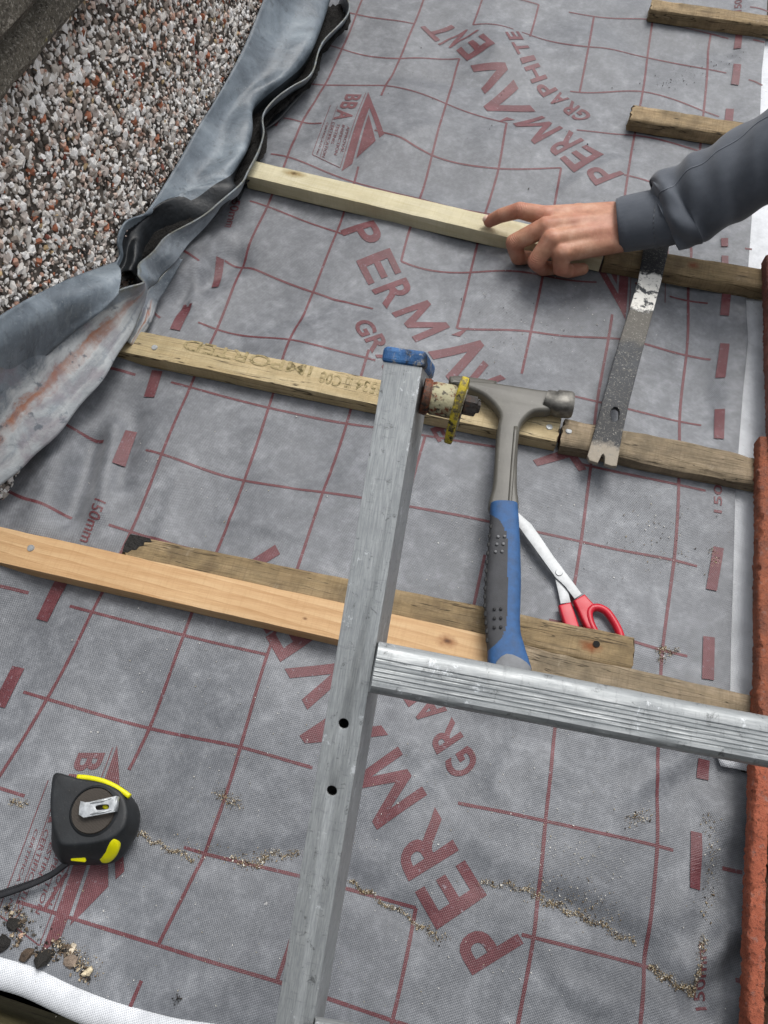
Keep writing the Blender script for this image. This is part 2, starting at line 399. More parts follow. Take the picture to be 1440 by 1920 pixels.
CREASES = [(C2(255, 1560), C2(400, 1610), -.004, .012), (C2(430, 1615), C2(580, 1590), -.004, .012), (C2(655, 1650), C2(790, 1735), -.005, .014),
           (C2(900, 1655), C2(1060, 1700), -.004, .016), (C2(1060, 1700), C2(1200, 1770), -.006, .016), (C2(1220, 1810), C2(1310, 1870), -.005, .014),
           (C2(1310, 1870), C2(1330, 1740), -.005, .012), (C2(1300, 1480), C2(1420, 1390), -.010, .030), (C2(1330, 1500), C2(1400, 1560), .006, .02),
           (C2(1300, 1830), C2(1390, 1740), .009, .016), (C2(1320, 1880), C2(1400, 1790), -.008, .014), (C2(1340, 1650), C2(1400, 1600), -.006, .02),
           (C2(900, 1560), C2(1010, 1450), .005, .022), (C2(820, 1490), C2(860, 1440), -.004, .02),
           (C2(330, 560), C2(440, 480), -.012, .020), (C2(300, 545), C2(410, 440), .012, .018), (C2(355, 560), C2(375, 500), .008, .010),
           (C2(130, 960), C2(170, 830), -.012, .016), (C2(185, 960), C2(215, 800), .008, .014), (C2(225, 900), C2(250, 780), -.007, .015),
           (C2(60, 990), C2(110, 880), .008, .02), (C2(700, 850), C2(560, 890), -.003, .012), (C2(690, 290), C2(800, 240), .003, .018),
           (C2(740, 130), C2(900, 150), -.004, .02), (C2(700, 845), C2(545, 895), .0022, .006), (C2(1000, 1330), C2(930, 1470), .003, .012), (C2(760, 1440), C2(700, 1560), -.003, .014), (C2(420, 960), C2(560, 1000), .002, .008), (C2(1150, 300), C2(1060, 350), .003, .012), (C2(830, 60), C2(930, 95), .003, .012), (C2(1190, 1480), C2(1290, 1420), .003, .010), (C2(1060, 1840), C2(1150, 1890), .004, .012), (C2(1270, 1720), C2(1330, 1600), .004, .012), (C2(620, 560), C2(520, 600), -.003, .014), (C2(300, 1000), C2(330, 900), .003, .010), (C2(560, 250), C2(600, 190), -.004, .02), (C2(880, 470), C2(700, 520), -.003, .03)]

# ------------------------------------------------------------------ roof: deck, membrane, eaves
bm = bmesh.new()
def add_box(bm, lo, hi):
    r = bmesh.ops.create_cube(bm, size=1.0)['verts']
    for v in r: v.co = Vector([lo[i] + (hi[i] - lo[i]) * (v.co[i] + .5) for i in range(3)])
    return r
add_box(bm, (-.6, -.82, -.10), (2.2, 2.2, -.055))
structure(obj('roof_deck', bm_mesh('roof_deck', bm), plain('deck_dark_wood', '3a3128', .9, .4, 20)))

FOLD = [(-60, 1778), (0, 1795), (60, 1813), (140, 1850), (205, 1875), (270, 1893), (335, 1908), (400, 1917), (480, 1930), (620, 1955), (900, 2010), (1250, 2080), (1480, 2120)]
FOLDXY = np.array([at(x, y, -.006)[:2] for x, y in FOLD])
def fold_y(x): return np.interp(x, FOLDXY[:, 0], FOLDXY[:, 1])
mem = thing('roof_membrane', 'grey breathable roofing membrane printed with dark red grid lines and lettering', 'membrane')
step = .004; xs = np.arange(-.20, .7601, step); ys = np.arange(-1.02, .98, step)
X, Y = np.meshgrid(xs, ys, indexing='ij'); Z = hgt(X, Y)
WSX = np.array([at(x, y, .0)[:2] for x, y in [(1436, 60), (1428, 130), (1424, 230), (1412, 360), (1408, 420), (1398, 560), (1402, 640), (1392, 740), (1385, 830), (1378, 930), (1374, 1080), (1370, 1200), (1368, 1310), (1376, 1385), (1398, 1442)]])[::-1]
def strip_x(y): return np.where(y > WSX[0, 1], np.interp(y, WSX[:, 1], WSX[:, 0]), 9.0)
X = np.minimum(X, strip_x(Y) + .0005)
FY = fold_y(X); Yc = np.where(Y < FY, FY, Y); Z = hgt(X, Yc); V = np.stack([X, Yc, Z], -1).reshape(-1, 3)
nx, ny = X.shape; keep = (Y >= FY)
Fc = [(i * ny + j, (i + 1) * ny + j, (i + 1) * ny + j + 1, i * ny + j + 1) for i in range(nx - 1) for j in range(ny - 1)
      if keep[i, j + 1] and keep[i + 1, j + 1] and (X[i + 1, j] > X[i, j] or X[i + 1, j + 1] > X[i, j + 1]) and not (X[i, j] < -.165 - 0.0 and Y[i, j] > .3)]
obj('sheet', mesh('sheet', V, Fc), MEMB, mem, True)
# the edge rolled over at the eaves shows its white back
rows = []
for k, a in enumerate(np.linspace(0, math.pi * 1.05, 9)):
    rows.append([(p[0], p[1] - .010 + .010 * math.cos(a) - .005 * (a / 3.3), float(hgt(p[0], p[1])) - .001 + .007 * math.sin(a) - .008 * (a / 3.3)) for p in FOLDXY])
sheet('folded_edge', rows, 90, 16, .0008, WHITE, mem)
# and a white strip of the neighbouring sheet on the right, under the tiles
WS = [(1436, 60), (1428, 130), (1424, 230), (1412, 360), (1408, 420), (1398, 560), (1402, 640), (1392, 740), (1385, 830), (1378, 930), (1374, 1080), (1370, 1200), (1368, 1310), (1376, 1385), (1398, 1442)]
wl_ = [at(x, y, .0) + np.array([-.02, 0, -.010]) for x, y in WS]
wm_ = [p + np.array([.022, 0, .004]) for p in wl_]
wr_ = [p + np.array([.085, 0, .006]) for p in wl_]
o = sheet('underlay_strip', [wl_, wm_, wr_], 80, 6, .0008, WHITE); tag(o, 'white underlay strip running up beside the clay tiles', 'underlay')

# ------------------------------------------------------------------ print on the membrane
ANCH = {0: {0: (452, 490), 1: (405, 612), 2: (357, 727), 3: (305, 855), 5: (175, 1150), 6: (90, 1312), -2: (539, 294), -3: (566, 225), -4: (609, 158), -5: (641, 88), -6: (668, 27)},
        1: {0: (586, 540), 1: (544, 641), 2: (504, 766), 3: (456, 895), 5: (345, 1192), 6: (275, 1361), 8: (77, 1705), -1: (632, 437), -2: (664, 335), -4: (723, 154), -5: (750, 107), -6: (777, 45)},
        2: {1: (687, 672), 2: (650, 794), 3: (605, 920), 5: (502, 1230), 6: (452, 1402), 7: (382, 1600), 8: (297, 1772), -1: (752, 490), -2: (787, 367), -3: (810, 290), -4: (837, 192), -5: (862, 102), -6: (887, 47)},
        3: {0: (857, 610), -1: (882, 512), -2: (910, 397), -3: (935, 316), -4: (950, 230), -6: (995, 62), 8: (520, 1840)},
        4: {0: (997, 615), -1: (1017, 520), -3: (1052, 315), -5: (1088, 167), -6: (1102, 95), -7: (1115, 25), 7: (780, 1702)},
        5: {0: (1140, 637), 1: (1120, 752), 3: (1092, 1010), 6: (1022, 1540), 7: (1000, 1758), -5: (1205, 172), -6: (1216, 100), -7: (1223, 40)},
        6: {-1: (1292, 560), 0: (1290, 660), 1: (1277, 785), 2: (1272, 910), 3: (1265, 1049), 4: (1242, 1219), 6: (1235, 1585), 7: (1212, 1812), -5: (1320, 207), -6: (1326, 131), -7: (1332, 65)}}
src, dst = [], []
for c_, d_ in ANCH.items():
    for r_, px in d_.items():
        src.append((c_, r_)); dst.append(at(px[0], px[1], -.003)[:2])
src = np.array(src, float); dst = np.array(dst); ideal = np.stack([src[:, 0] * .1, -src[:, 1] * .1], 1)
def tps(d2): return np.where(d2 > 0, d2 * np.log(np.maximum(d2, 1e-12)), 0.0)
n_ = len(src); K = tps(((src[:, None] - src[None]) ** 2).sum(-1)) + .05 * np.eye(n_); P_ = np.c_[np.ones(n_), src]
A_ = np.block([[K, P_], [P_.T, np.zeros((3, 3))]]); W_ = np.linalg.solve(A_, np.r_[dst - ideal, np.zeros((3, 2))])
def warp(c, r):
    q = np.stack([np.ravel(c), np.ravel(r)], -1).astype(float)
    k = tps(((q[:, None] - src[None]) ** 2).sum(-1))
    return np.stack([q[:, 0] * .1, -q[:, 1] * .1], 1) + k @ W_[:n_] + np.c_[np.ones(len(q)), q] @ W_[n_:]
SEG_R = {-7: [(-.2, 3), (3.55, 6.3)], -6: [(-.2, 1), (2, 2.7), (2.85, 6.3)], -5: [(-.25, 2), (3.85, 6.25)], -4: [(-.25, 3), (4.1, 6.3)],
         -3: [(-.3, .3), (1.1, 4), (4.95, 6.3)], -2: [(-.25, 4.9)], -1: [(-.25, 1.1), (2, 4.75), (5.75, 6.25)], 0: [(-.25, 1.85), (3, 6.3)],
         1: [(-.25, 2.12), (4.7, 6.25)], 2: [(-.25, 3.9), (4.9, 6.3)], 3: [(-.2, 6.25)], 4: [(-.25, 2.3), (4.8, 6.25)], 5: [(-.25, 2), (4.3, 6.25)],
         6: [(-.25, 2.75), (4.2, 6.15)], 7: [(-.2, .3), (1.8, 4), (4.9, 6.1)], 8: [(.75, 4.15)]}
SEG_C = {0: [(-7, 7)], 1: [(-7, -3.75), (-2.3, 6.45), (7.6, 8)], 2: [(-7, -6), (-5, -1), (.85, 8), (8.35, 8.6)], 3: [(-7, -5.95), (-4, 0), (2, 4.5), (7.6, 8)],
         4: [(-7, -5), (-3, .75), (3.4, 4.3), (7, 8.2)], 5: [(-7, -2.5), (-.4, 8.2)], 6: [(-7, 8.2)]}
pv, pf = [], []
def strip(cs, rs, w, off):
    p = warp(cs, rs); t = np.gradient(p, axis=0); t /= np.linalg.norm(t, axis=1)[:, None]; nn = np.stack([-t[:, 1], t[:, 0]], 1)
    jit = (w / 2) * (1 + .05 * rng.standard_normal(len(p)))[:, None]
    b = len(pv)
    pq = np.concatenate([p + nn * jit, p - nn * jit]); pv.extend(np.c_[pq, hgt(pq[:, 0], pq[:, 1]) + off].tolist())
    k = len(p)
    for i in range(k - 1): pf.append((b + i, b + i + 1, b + k + i + 1, b + k + i))
for r_, ss in SEG_R.items():
    for a, b in ss: nn = max(3, int((b - a) * 22)); strip(np.linspace(a, b, nn), np.full(nn, r_), .0031, .0004)
for c_, ss in SEG_C.items():
    for a, b in ss: nn = max(3, int((b - a) * 22)); strip(np.full(nn, c_), np.linspace(a, b, nn), .0034, .0005)
def pstrip(pts, w, off=.0004):
    if w > .008: off = .0013
    P = catmull([at(x, y, -.003)[:2] for x, y in pts], 14); t = np.gradient(P, axis=0); t /= np.linalg.norm(t, axis=1)[:, None]; nn = np.stack([-t[:, 1], t[:, 0]], 1)
    b = len(pv); k = len(P)
    for q in np.concatenate([P + nn * w / 2, P - nn * w / 2]): pv.append((q[0], q[1], float(hgt(q[0], q[1])) + off))
    for i in range(k - 1): pf.append((b + i, b + i + 1, b + k + i + 1, b + k + i))
for tk in [[(346, 478), (360, 490), (376, 498)], [(279, 575), (290, 590), (301, 598)], [(196, 695), (225, 699), (255, 705)], [(108, 800), (150, 815), (193, 826)],
           [(-5, 912), (60, 945), (131, 967)], [(-10, 1103), (25, 1107), (54, 1112)], [(1365, 1625), (1385, 1630), (1402, 1634)], [(1385, 1838), (1395, 1840), (1402, 1841)],
           [(1405, 16), (1425, 20), (1445, 28)], [(1402, 153), (1415, 157), (1428, 164)], [(1410, 78), (1420, 80), (1432, 83)], [(1395, 469), (1400, 470), (1408, 471)]]: pstrip(tk, .0036)
for a, b, w in [((527, 200), (511, 234), .014), ((491, 262), (483, 280), .013), ((412, 480), (400, 528), .010), ((351, 567), (328, 618), .014), ((296, 697), (279, 744), .014), ((245, 806), (223, 872), .014),
                ((118, 1090), (77, 1162), .015), ((33, 1250), (-2, 1325), .015), ((1385, 62), (1382, 92), .011), ((1381, 124), (1376, 163), .012), ((1369, 203), (1366, 235), .012),
                ((1358, 447), (1358, 464), .009), ((1358, 482), (1358, 500), .009), ((1361, 550), (1357, 594), .011), ((1358, 646), (1351, 707), .011), ((1350, 766), (1347, 824), .011),
                ((1346, 1028), (1333, 1107), .011), ((1328, 1195), (1326, 1275), .0115), ((1327, 1420), (1326, 1456), .0115), ((1311, 1558), (1307, 1666), .0105)]:
    pstrip([a, ((a[0] + b[0]) / 2, (a[1] + b[1]) / 2), b], w)
obj('printed_grid', mesh('printed_grid', pv, pf), INK, mem)

_glyphs = {}
def glyph(txt, bold):
    k = (txt, bold)
    if k not in _glyphs:
        cu = bpy.data.curves.new('t', 'FONT'); cu.body = txt; cu.size = 1; cu.offset = bold; cu.resolution_u = 4
        o = bpy.data.objects.new('t', cu); COL.objects.link(o)
        me = bpy.data.meshes.new_from_object(o.evaluated_get(bpy.context.evaluated_depsgraph_get()))
        bpy.data.objects.remove(o); bpy.data.curves.remove(cu)
        v = np.array([p.co[:2] for p in me.vertices]); f = [tuple(p.vertices) for p in me.polygons]
        lo, hi = v.min(0), v.max(0); v = (v - lo) / np.maximum(hi - lo, 1e-6); _glyphs[k] = (v, f)
        bpy.data.meshes.remove(me)
    return _glyphs[k]
def lam():   # the logo's A: a barless wedge
    v = np.array([(0, 0), (.24, 0), (.5, .66), (.76, 0), (1, 0), (.60, 1), (.42, 1), (-.10, .60), (.06, .72), (-.02, 1.0)])
    return v, [(0, 1, 2, 6), (2, 3, 4, 5), (2, 5, 6), (7, 8, 9)]
def emm():
    v = np.array([(0, 0), (0, 1), (.17, 1), (.5, .34), (.83, 1), (1, 1), (1, 0), (.83, 0), (.83, .64), (.575, .06), (.425, .06), (.17, .64), (.17, 0)])
    return v, [(0, 1, 2, 11, 12), (2, 3, 10, 11), (3, 9, 10), (3, 4, 8, 9), (4, 5, 6, 7, 8)]
def vee():
    v = np.array([(0, 1), (.24, 1), (.5, .34), (.76, 1), (1, 1), (.60, 0), (.40, 0)])
    return v, [(0, 6, 2, 1), (2, 5, 4, 3), (6, 5, 2)]
def put(bm, g, quad, off):
    """map a unit-box glyph onto a quad (BL, BR, TR, TL) of roof points"""
    v, f = g; BL, BR, TR, TL = [np.asarray(q, float) for q in quad]
    q = [(1 - s) * (1 - t) * BL + s * (1 - t) * BR + s * t * TR + (1 - s) * t * TL for s, t in v]
    vs = [bm.verts.new((p[0], p[1], 0)) for p in q]
    for fc in f:
        try: bm.faces.new([vs[i] for i in fc])
        except ValueError: pass
def finish(name, bm, off, mat=None, parent=None):
    bmesh.ops.triangulate(bm, faces=bm.faces[:])
    for _ in range(4):
        le = [e for e in bm.edges if e.calc_length() > .009]
        if not le: break
        bmesh.ops.subdivide_edges(bm, edges=le, cuts=1); bmesh.ops.triangulate(bm, faces=bm.faces[:])
    bm.verts.ensure_lookup_table(); xy = np.array([v.co[:2] for v in bm.verts]); zz = hgt(xy[:, 0], xy[:, 1]) + off
    for v, z_ in zip(bm.verts, zz): v.co.z = z_
    for f in bm.faces:
        if f.normal.z < 0: f.normal_flip()
    me = bpy.data.meshes.new(name); bm.to_mesh(me); bm.free()
    return obj(name, me, mat or INK, parent or mem)
def Q(pts, z=None):
    if z is None: return [at(x, y, -.003)[:2] for x, y in pts]
    return [at(z[0] + x / z[2], z[1] + y / z[2], -.003)[:2] for x, y in pts]
Z1, Z2, Z3 = (760, 20, 3.273), (620, 400, 3.789), (480, 1160, 2.742)
B_ = .022
def par(c, up, rd): c, up, rd = map(np.array, (c, up, rd)); return [c - up / 2 - rd / 2, c - up / 2 + rd / 2, c + up / 2 + rd / 2, c + up / 2 - rd / 2]
W1 = [('P', [(1340, 1022), (1250, 955), (1085, 1000), (1165, 1087)]), ('E', [(1218, 888), (1110, 825), (945, 910), (1035, 1000)]), ('R', [(1100, 795), (1005, 728), (850, 845), (920, 897)]),
      ('M', [(970, 715), (842, 622), (660, 690), (790, 832)]), ('L', [(805, 590), (665, 415), (425, 503), (565, 677)]), ('v', [(665, 437), (575, 272), (400, 325), (490, 490)]),
      ('E', [(548, 242), (478, 155), (312, 215), (380, 293)]), ('N', [(455, 128), (372, 108), (198, 180), (280, 200)]), ('T', [(342, 116), (249, 43), (92, 95), (185, 168)])]
W2 = [('P', [(68, 132), (150, 275), (385, 215), (305, 68)]), ('E', [(180, 343), (268, 490), (505, 408), (420, 268)]), ('R', [(288, 527), (400, 680), (610, 570), (535, 437)]),
      ('M', [(432, 712), (605, 915), (850, 790), (688, 600)]), ('L', [(690, 970), (860, 1170), (1165, 990), (995, 790)]), ('v', [(845, 1168), (1005, 1312), (1250, 1155), (1090, 1010)]),
      ('E', par((1190, 1390), (235, -75), (85, 140))), ('N', par((1330, 1560), (235, -75), (110, 150))), ('T', [(1383, 1697), (1516, 1875), (1819, 1819), (1629, 1572)])]
W3 = [('P', [(1375, 1670), (1275, 1505), (1015, 1670), (1115, 1835)]), ('E', [(1190, 1420), (1075, 1240), (815, 1400), (930, 1600)]), ('R', [(1043, 1190), (920, 965), (695, 1160), (785, 1350)]),
      ('M', [(880, 905), (730, 660), (472, 838), (622, 1083)]), ('L', [(680, 600), (530, 390), (165, 520), (315, 730)]), ('v', [(537, 342), (423, 138), (150, 265), (265, 470)]),
      ('E', [(345, 75), (270, -60), (50, 95), (128, 230)]), ('N', [(280, -55), (186, -219), (-49, -82), (55, 82)]), ('T', [(165, -258), (55, -466), (-192, -307), (-82, -104)])]
gb = [(0, (1172, 640)), (.155, (1085, 575)), (.445, (948, 468)), (.58, (878, 398)), (.725, (805, 305)), (.885, (732, 192)), (1, (690, 118))]
gt = [(0, (1060, 672)), (.155, (1012, 635)), (.445, (860, 508)), (.58, (782, 428)), (.725, (718, 338)), (.885, (640, 215)), (1, (605, 143))]
def gi(tb, s): return (np.interp(s, [a for a, _ in tb], [p[0] for _, p in tb]), np.interp(s, [a for a, _ in tb], [p[1] for _, p in tb]))
G1 = []
s0 = 0
for ch, w in zip('GRAPHITE', (.155, .14, .15, .125, .145, .06, .11, .115)):
    a, b = s0 + .012, s0 + w - .012; s0 += w; G1.append((ch, [gi(gb, a), gi(gb, b), gi(gt, b), gi(gt, a)]))
G2 = [('G', par((245, 818), (127, -40), (65, 107)))] + [(ch, par((330 + 78 * i, 932 + 105 * i), (127, -42), (58 if ch != 'I' else 16, 98 if ch != 'I' else 27))) for i, ch in enumerate('RAPHITE')]
G3 = [('G', par((1060, 740), (-138, 93), (-61, -100))), ('R', [(1068, 605), (1005, 505), (878, 600), (930, 700)])] + \
     [(ch, par((890 - 70 * i, 470 - 105 * i), (-130, 88), (-58 if ch != 'I' else -16, -95 if ch != 'I' else -27))) for i, ch in enumerate('APHITE')]
for Wd, Gr, zz in ((W1, G1, Z1), (W2, G2, Z2), (W3, G3, Z3)):
    bm = bmesh.new()
    for ch, q in Wd: put(bm, lam() if ch == 'L' else vee() if ch == 'v' else emm() if ch == 'M' else glyph(ch, .024), Q(q, zz), 0)
    finish('lettering', bm, .0007)
    bm = bmesh.new()
    for ch, q in Gr: put(bm, glyph(ch, .03), Q(q, zz), 0)
    finish('lettering', bm, .0007)
# edge marks
for ln in ([(437, 367), (422, 431), (439, 432), (453, 369)], [(182, 940), (151, 1016), (172, 1024), (203, 948)], [(1352, 965), (1352, 912), (1337, 910), (1337, 962)],
           [(1333, 1895), (1323, 1768), (1306, 1770), (1313, 1897)], [(1390, 22), (1393, -30), (1380, -30), (1377, 20)]):
    bm = bmesh.new(); put(bm, glyph('150mm' if ln[0][0] not in (1352,) else '150', .012), Q(ln), 0); finish('edge_mark', bm, .0007)
# certification marks
LZ = (560, 140, 7.2); apex = np.array(Q([(938, 202)], LZ)[0])
def mark(fx):
    bm = bmesh.new()
    def poly(pts):
        vs = [bm.verts.new((*fx(p - apex), 0)) for p in Q(pts, LZ)]; bm.faces.new(vs)
    def line(a, b, w=4):
        a, b = np.array(a, float), np.array(b, float); t = (b - a) / np.linalg.norm(b - a); n = np.array([-t[1], t[0]]) * w
        poly([a + n, b + n, b - n, a - n])
    def word(t, q, b=.02): put(bm, glyph(t, b), [fx(p - apex) for p in Q(q, LZ)], 0)
    poly([(938, 202), (1155, 845), (1092, 885), (955, 450)]); poly([(938, 202), (955, 450), (722, 1168), (575, 1258)]); poly([(945, 555), (1040, 920), (775, 1115)])
    line((905, 215), (556, 1215)); line((550, 1212), (180, 1065)); line((182, 1060), (430, 400)); line((285, 1098), (525, 420), 3)
    word('B', [(640, 252), (600, 343), (815, 350), (852, 245)], .03); word('B', [(590, 362), (535, 450), (752, 490), (805, 368)], .03); word('A', [(522, 470), (468, 612), (705, 632), (755, 515)], .03)
    for t, a, b in (('APPROVAL', (655, 705), (560, 1030)), ('INSPECTION', (590, 685), (475, 1055)), ('TESTING', (525, 665), (435, 915)), ('CERTIFICATION', (455, 640), (310, 1090)), ('CERTIFICATE No', (380, 640), (235, 1060))):
        d = np.array(b, float) - a; u = np.array([-d[1], d[0]]); u = -u / np.linalg.norm(u) * (-40 if t != 'CERTIFICATE No' else -26)
        a = np.array(a, float); b = np.array(b, float); u = np.array([abs(u[0]), -abs(u[1]) * -1 * 0 + 12]); word(t, [a, b, b + u, a + u], .012)
    return finish('certification_mark', bm, .0006)
a3 = np.array(Q([(214, 1393)])[0]); a2 = np.array(Q([(1170, 607)])[0])
mark(lambda d: apex + d); mark(lambda d: a3 + d); mark(lambda d: a2 - d)

# ------------------------------------------------------------------ wall with dashed pebbles, coping
def wpt(s, z, off=0.0): return WO + WD * s + np.array([0, 0, z]) + WN * off
wall = thing('pebbledash_wall', 'parapet wall dashed with white, grey and reddish stone chips beside the roof', 'wall')
v = []; ns, nz_ = 90, 36
for i in range(ns):
    for j in range(nz_):
        v.append(wpt(-.62 + 1.8 * i / (ns - 1), -.08 + .48 * j / (nz_ - 1), .0012 * math.sin(i * 1.9 + j * 2.3) * math.sin(j * 1.1 - i * .7)))
f = [(i * nz_ + j, (i + 1) * nz_ + j, (i + 1) * nz_ + j + 1, i * nz_ + j + 1) for i in range(ns - 1) for j in range(nz_ - 1)]
bm = bmesh.new(); vs = [bm.verts.new(p) for p in v]
for q in f: bm.faces.new([vs[i] for i in q])
bk = [bm.verts.new(wpt(s, z, -.18)) for s, z in ((-.62, -.08), (1.18, -.08), (1.18, .40), (-.62, .40))]; bm.faces.new(bk)
MORT = plain('render_mortar', '5e5750', .95, .5, 90, bumps=.8, bscale=320, bdist=.0015)
obj('render_coat', bm_mesh('render_coat', bm), MORT, wall)
PAL = [('ebe7e1', 36), ('d3c8c0', 22), ('fbf9f6', 26), ('b5ada4', 12), ('8b8178', 8), ('d9c2b4', 14), ('c9a08c', 7), ('a9694c', 3), ('85493c', 2), ('c2a880', 3), ('5b554f', 10), ('3f3a36', 5)]
cols = [hexc(c) for c, w in PAL for _ in range(w)]
def peb_mat():
    M = NT('pebble_stone', .6, .4); at_ = M.n('ShaderNodeAttribute', attribute_name='Col'); c = M.co()
    d = M.mix(M.ramp(M.noise(c, 350, 5, .65), [(.50, 0.0), (.8, .3)]), at_.outputs['Color'], '7d756c')
    return M.done(d, None, M.bump(M.noise(c, 500, 4), .4, .0006))
PEB = peb_mat()
tmp = bmesh.new(); bmesh.ops.create_icosphere(tmp, subdivisions=1, radius=1); ICO_V = np.array([vv.co[:] for vv in tmp.verts]); ICO_F = [tuple(x.index for x in ff.verts) for ff in tmp.faces]; tmp.free()
tmp = bmesh.new(); bmesh.ops.create_cube(tmp, size=1.2); CUB_V = np.array([vv.co[:] for vv in tmp.verts]); CUB_F = [tuple(x.index for x in ff.verts) for ff in tmp.faces]; tmp.free()
WB = np.stack([WD, np.array([0, 0, 1.0]), WN], 1)
def chip(size, flat=.55):
    vv = ICO_V * (1 + .30 * rng.standard_normal((len(ICO_V), 1))).clip(.55, 1.5) * np.array([1, rng.uniform(.55, 1.0), rng.uniform(.45, .9) * flat * 1.6]) * size
    a = rng.uniform(0, 6.28); ca, sa = math.cos(a), math.sin(a)
    tilt = rng.normal(0, .35); ct, st = math.cos(tilt), math.sin(tilt)
    Rm = np.array([[ca, -sa, 0], [sa, ca, 0], [0, 0, 1]]) @ np.array([[1, 0, 0], [0, ct, -st], [0, st, ct]])
    return vv @ Rm.T
def color_attr(me, colors):
    ca = me.color_attributes.new('Col', 'FLOAT_COLOR', 'POINT'); ca.data.foreach_set('color', np.asarray(colors, np.float32).ravel())
spots = []; g = .0050
for i in range(int(1.30 / g)):
    for j in range(int(.40 / g)):
        s = -.50 + i * g + rng.normal(0, .0018); z = -.03 + j * g + rng.normal(0, .0018)
        if z > .335 - .0: continue
        if rng.random() < .10: continue
        spots.append((s, z, float(np.clip(rng.lognormal(math.log(.0030), .40), .0014, .0066))))
def vis(s, z):
    q = (wpt(s, z) - CC) @ CR; x, y = 720 + FPX * q[0] / -q[2], 960 - FPX * q[1] / -q[2]
    return 0 < x < 490 and 0 < y < 560 and x < 440 - (y - 130) * .62 and q[2] < 0
order = sorted(range(len(spots)), key=lambda i: -(spots[i][2] if vis(spots[i][0], spots[i][1]) else 0))
big = set(order[:300]); pvv, pff, pcc = [], [], []
proto = []
for k in range(10):
    me = mesh('pebble', chip(1.0), ICO_F); color_attr(me, [cols[int(rng.integers(len(cols)))] if k > 5 else hexc(('ebe7e1', 'd3c8c0', 'fbf9f6', 'f0ece6', 'dcd6ce', 'c3bbb1')[k])] * len(ICO_V)); me.materials.append(PEB); proto.append(me)
for i, (s, z, sz) in enumerate(spots):
    if i in big:
        o = bpy.data.objects.new('pebble', proto[int(rng.integers(10))]); COL.objects.link(o); o.parent = wall
        M4 = frame(wpt(s, z, .0012), WD, WN); o.matrix_local = M4 @ Matrix.Rotation(rng.uniform(0, 6.28), 4, 'Z') @ Matrix.Diagonal((sz * 1.1, sz * 1.1, sz * .75, 1))
    else:
        vv = chip(sz) @ WB.T + wpt(s, z, .0010); b = len(pvv) * len(ICO_V)
        pvv.append(vv); pff += [tuple(b + q for q in t) for t in ICO_F]; pcc += [cols[int(rng.integers(len(cols)))]] * len(ICO_V)
me = mesh('pebble_dash', np.concatenate(pvv), pff); color_attr(me, pcc)
o = obj('pebble_dash', me, PEB, wall); o['kind'] = 'stuff'

# coping band along the top of the wall: two edges seen at the corner
cop = thing('coping_stone', 'weathered grey concrete coping along the top of the pebbledash wall', 'coping')
cz = [atwall(x, y, .012) for x, y in ((150, 0), (0, 190))]
zlow = float(np.mean([p[2] for p in cz])) + .002
prof = [(-.02, zlow - .03), (.016, zlow), (.020, zlow + .006), (.020, zlow + .026), (.012, zlow + .031), (.014, zlow + .036), (.030, zlow + .05), (.030, zlow + .13), (-.20, zlow + .15), (-.20, zlow - .03)]
v = []; n_s = 60
for i in range(n_s):
    s = -.62 + 1.8 * i / (n_s - 1)
    for a, z in prof: v.append(wpt(s, z + .0012 * math.sin(i * 2.1 + a * 90), a + .0010 * math.sin(i * 3.3 + z * 200)))
k = len(prof); f = [(i * k + j, (i + 1) * k + j, (i + 1) * k + (j + 1) % k, i * k + (j + 1) % k) for i in range(n_s - 1) for j in range(k)]
f += [tuple(range(k)), tuple(range((n_s - 1) * k + k - 1, (n_s - 1) * k - 1, -1))]
M = NT('concrete_weathered', .95, .2); c = M.co()
base = M.ramp(M.noise(c, 22, 7, .65), [(.3, '55514a'), (.55, '6b665c'), (.75, '7a756a')])
base = M.mix(M.ramp(M.noise(c, 330, 6, .8), [(.52, 0.0), (.62, .85)]), base, 'b3ada2')
base = M.mix(M.ramp(M.noise(c, 250, 6, .8), [(.52, 0.0), (.62, .85)]), base, '2f2c28')
base = M.mix(M.ramp(M.noise(c, 40, 5, .6), [(.66, 0.0), (.72, .8)]), base, '8a8355')
bm = bmesh.new(); vs = [bm.verts.new(p) for p in v]; [bm.faces.new([vs[i] for i in q]) for q in f]
obj('block', bm_mesh('block', bm), M.done(base, None, M.bump(M.noise(c, 420, 5, .7), .8, .002)), cop)

# ------------------------------------------------------------------ lead flashings
fl1 = thing('lead_flashing', 'blue-grey lead flashing sheet dressed against the pebbledash wall', 'flashing')
L1 = [(500, -15), (465, 70), (436, 130), (402, 190), (370, 240), (330, 310), (290, 375), (268, 402), (240, 412), (226, 430), (220, 455), (224, 478), (212, 500)]
M1 = [(618, -15, .045), (584, 82, .045), (533, 143, .045), (476, 190, .045), (470, 242, .045), (447, 298, .045), (400, 340, .05), (350, 362, .055), (310, 385, .06), (275, 415, .06), (262, 445, .06), (258, 475, .06), (246, 510, .06)]
l = [atwall(x, y, .0085) for x, y in L1]; mm = [at(*p) for p in M1]
md = [a * .5 + b * .5 + np.array([-.006, 0, -.008]) for a, b in zip(l, mm)]
rr = [b + np.array([-.012, -.012, -.036]) for b in mm]
rr2 = [b + np.array([.004, -.03, -.044]) for b in mm]
for i, q in zip(range(6, 13), [(440, 352), (405, 395), (350, 430), (305, 462), (278, 495), (270, 520), (262, 540)]):
    rr[i] = at(*q, .040 - .026 * min(1, (i - 6) / 3)); rr2[i] = rr[i] + np.array([-.006, .004, -.015])
def crump(p, u, v): return p + np.array([0, 0, .0016 * math.sin(u * 55 + v * 7) + .001 * math.sin(u * 23 - v * 15)]) * min(1, v * 2)
o = sheet('sheet', [l, md, mm, rr, rr2], 220, 34, .0022, LEAD_A, fl1, crump)
